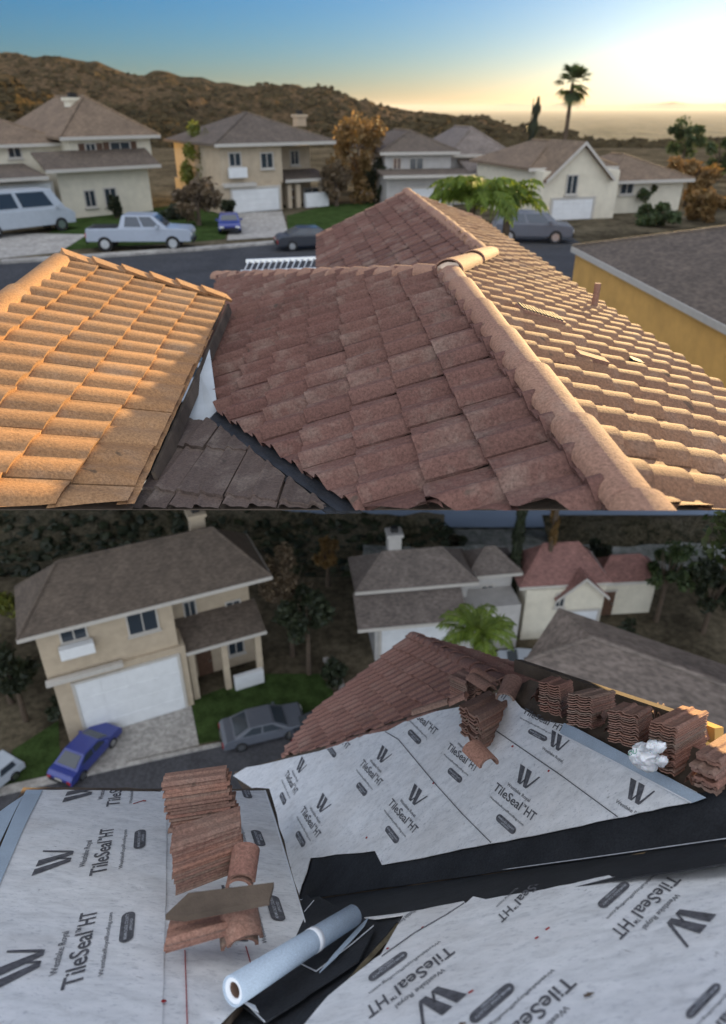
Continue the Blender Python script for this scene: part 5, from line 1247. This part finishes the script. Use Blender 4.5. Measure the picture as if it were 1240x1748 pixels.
for i, (x, y, ax, ay, lb) in enumerate([(905, 1196, 26, 8, 'loose tile lying flat right of the hip corner'), (930, 1212, 24, 9, 'loose tile before the leftmost eave stack'), (915, 1182, 22, 6, 'loose tile leaning behind the hip corner'), (1030, 1252, 30, 8, 'loose tile between the eave stacks and the flap'), (1060, 1268, 26, 10, 'loose dark tile left of the white bag'), (1015, 1228, 16, 5, 'broken tile at the foot of an eave stack'), (1168, 1338, 30, 8, 'dusty tile flat on the deck below the tall stack'), (1185, 1262, 24, 4, 'pale tile on the eave beyond the tall stack'), (1110, 1225, 20, 4, 'pale tile behind the eave board')]):
    pl = Plane(at(x, y, zu(x, y) * (.98 if i < 7 else 1.05)), BUP); A = pl.hit(x, y); w_ = pl.hit(x + ax, y + ay) - A; l_ = pl.hit(x + ax * .5, y - 12) - A
    v, f = tile_geo(unit(w_), unit(l_), BUP, np.linalg.norm(w_), np.linalg.norm(l_), .03, .02, over=0)
    o = MB().add(v, f).build('loose_tile', M['tile_b'], loc=tuple(A)); tag(o, lb, 'roof tile')
# grey plank-like tile offcut on the front pile
A, B2 = at(300, 1556, 2.56), at(463, 1522, 2.60); s_ = (at(300, 1528, 2.68) - A) * .42
o = MB().prism([at(283, 1561, 2.55), at(322, 1524, 2.62), at(468, 1506, 2.62), at(460, 1536, 2.56), at(316, 1564, 2.54)], -BUP * .02).build('tile_offcut', M['deck']); tag(o, 'long dark grey board lying across the left tile pile', 'board')
# eave board and gutter edge
ea, eb = at(884, 1136, 5.35), at(1195, 1243, 3.62)
eo = MB().obox(ea, eb, BUP * .045, unit(np.cross(eb - ea, BUP)) * .03).build('eave_board', M['deck'], HB); MB().obox(eb + (eb - ea) * .002, at(1228, 1256, 3.5), BUP * .04, unit(np.cross(eb - ea, BUP)) * .028).build('board_end', M['stucco_tan'], HB)
# bag
bm = bmesh.new(); bmesh.ops.create_icosphere(bm, subdivisions=5, radius=1)
for vt_ in bm.verts:
    p = vt_.co.copy(); q = p * 1.6
    vt_.co = p * (1.02 + .30 * noise.noise(q * .8) - .34 * abs(noise.noise(q * 1.1 + Vector((3, 0, 0)))) - .13 * abs(noise.noise(q * 2.6)))
me = bpy.data.meshes.new('bag_body'); bm.to_mesh(me); bm.free()
bc = at(1102, 1293, 3.18); bg_ = empty('plastic_bag', tuple(bc), 'crumpled white plastic bag with green lettering beside the tall tile stack', 'plastic bag')
m, nt2, bb = newmat('white_plastic'); bb.inputs['Base Color'].default_value = (.78, .79, .80, 1); bb.inputs['Roughness'].default_value = .35; bb.inputs['Subsurface Weight'].default_value = .1
m.node_tree.nodes['Principled BSDF']; M['plastic'] = m
o = link('bag_body', me, m, bg_, tuple(bc), smooth=True); ang = .5
o.scale = (.088, .06, .062); o.rotation_euler = (.4, .45, .2)
for k, (x, y, dx) in enumerate([(1124, 1276, 10), (1130, 1300, 9), (1112, 1272, 6)]):
    bm = bmesh.new(); bmesh.ops.create_icosphere(bm, subdivisions=3, radius=1)
    for vt_ in bm.verts: vt_.co *= (1 + .45 * noise.noise(vt_.co * 2.1 + Vector((k * 3, 0, 0))))
    me = bpy.data.meshes.new('bag_handle'); bm.to_mesh(me); bm.free(); o = link('bag_handle', me, m, bg_, tuple(at(x, y, 3.12)), smooth=True); o.scale = (.026, .02, .036); o.rotation_euler = (.3 * k, .7 - k * .9, 0)
bpn = Plane(at(1085, 1288, 3.09), -ray(1085, 1288) + np.array([-.3, 0, .2])); O = bpn.hit(1073, 1291); v, f = textmesh('OU')
E_ = bpn.hit(1087, 1286) - O; C_ = bpn.hit(1073, 1283) - O
mesh('lettering', [O + E_ * a + C_ * b for a, b in v], f, M['green'], bg_)
# camera-side overcast light of the second exposure: a broad soft sun from behind and above
s2 = bpy.data.lights.new('soft_sun', 'SUN'); s2o = bpy.data.objects.new('soft_sun', s2); C.objects.link(s2o)
s2.energy = 1.4; s2.angle = R(140); s2.color = (.96, .98, 1.0)
s2o.rotation_euler = Vector((-.15, -.68, .72)).to_track_quat('Z', 'Y').to_euler()
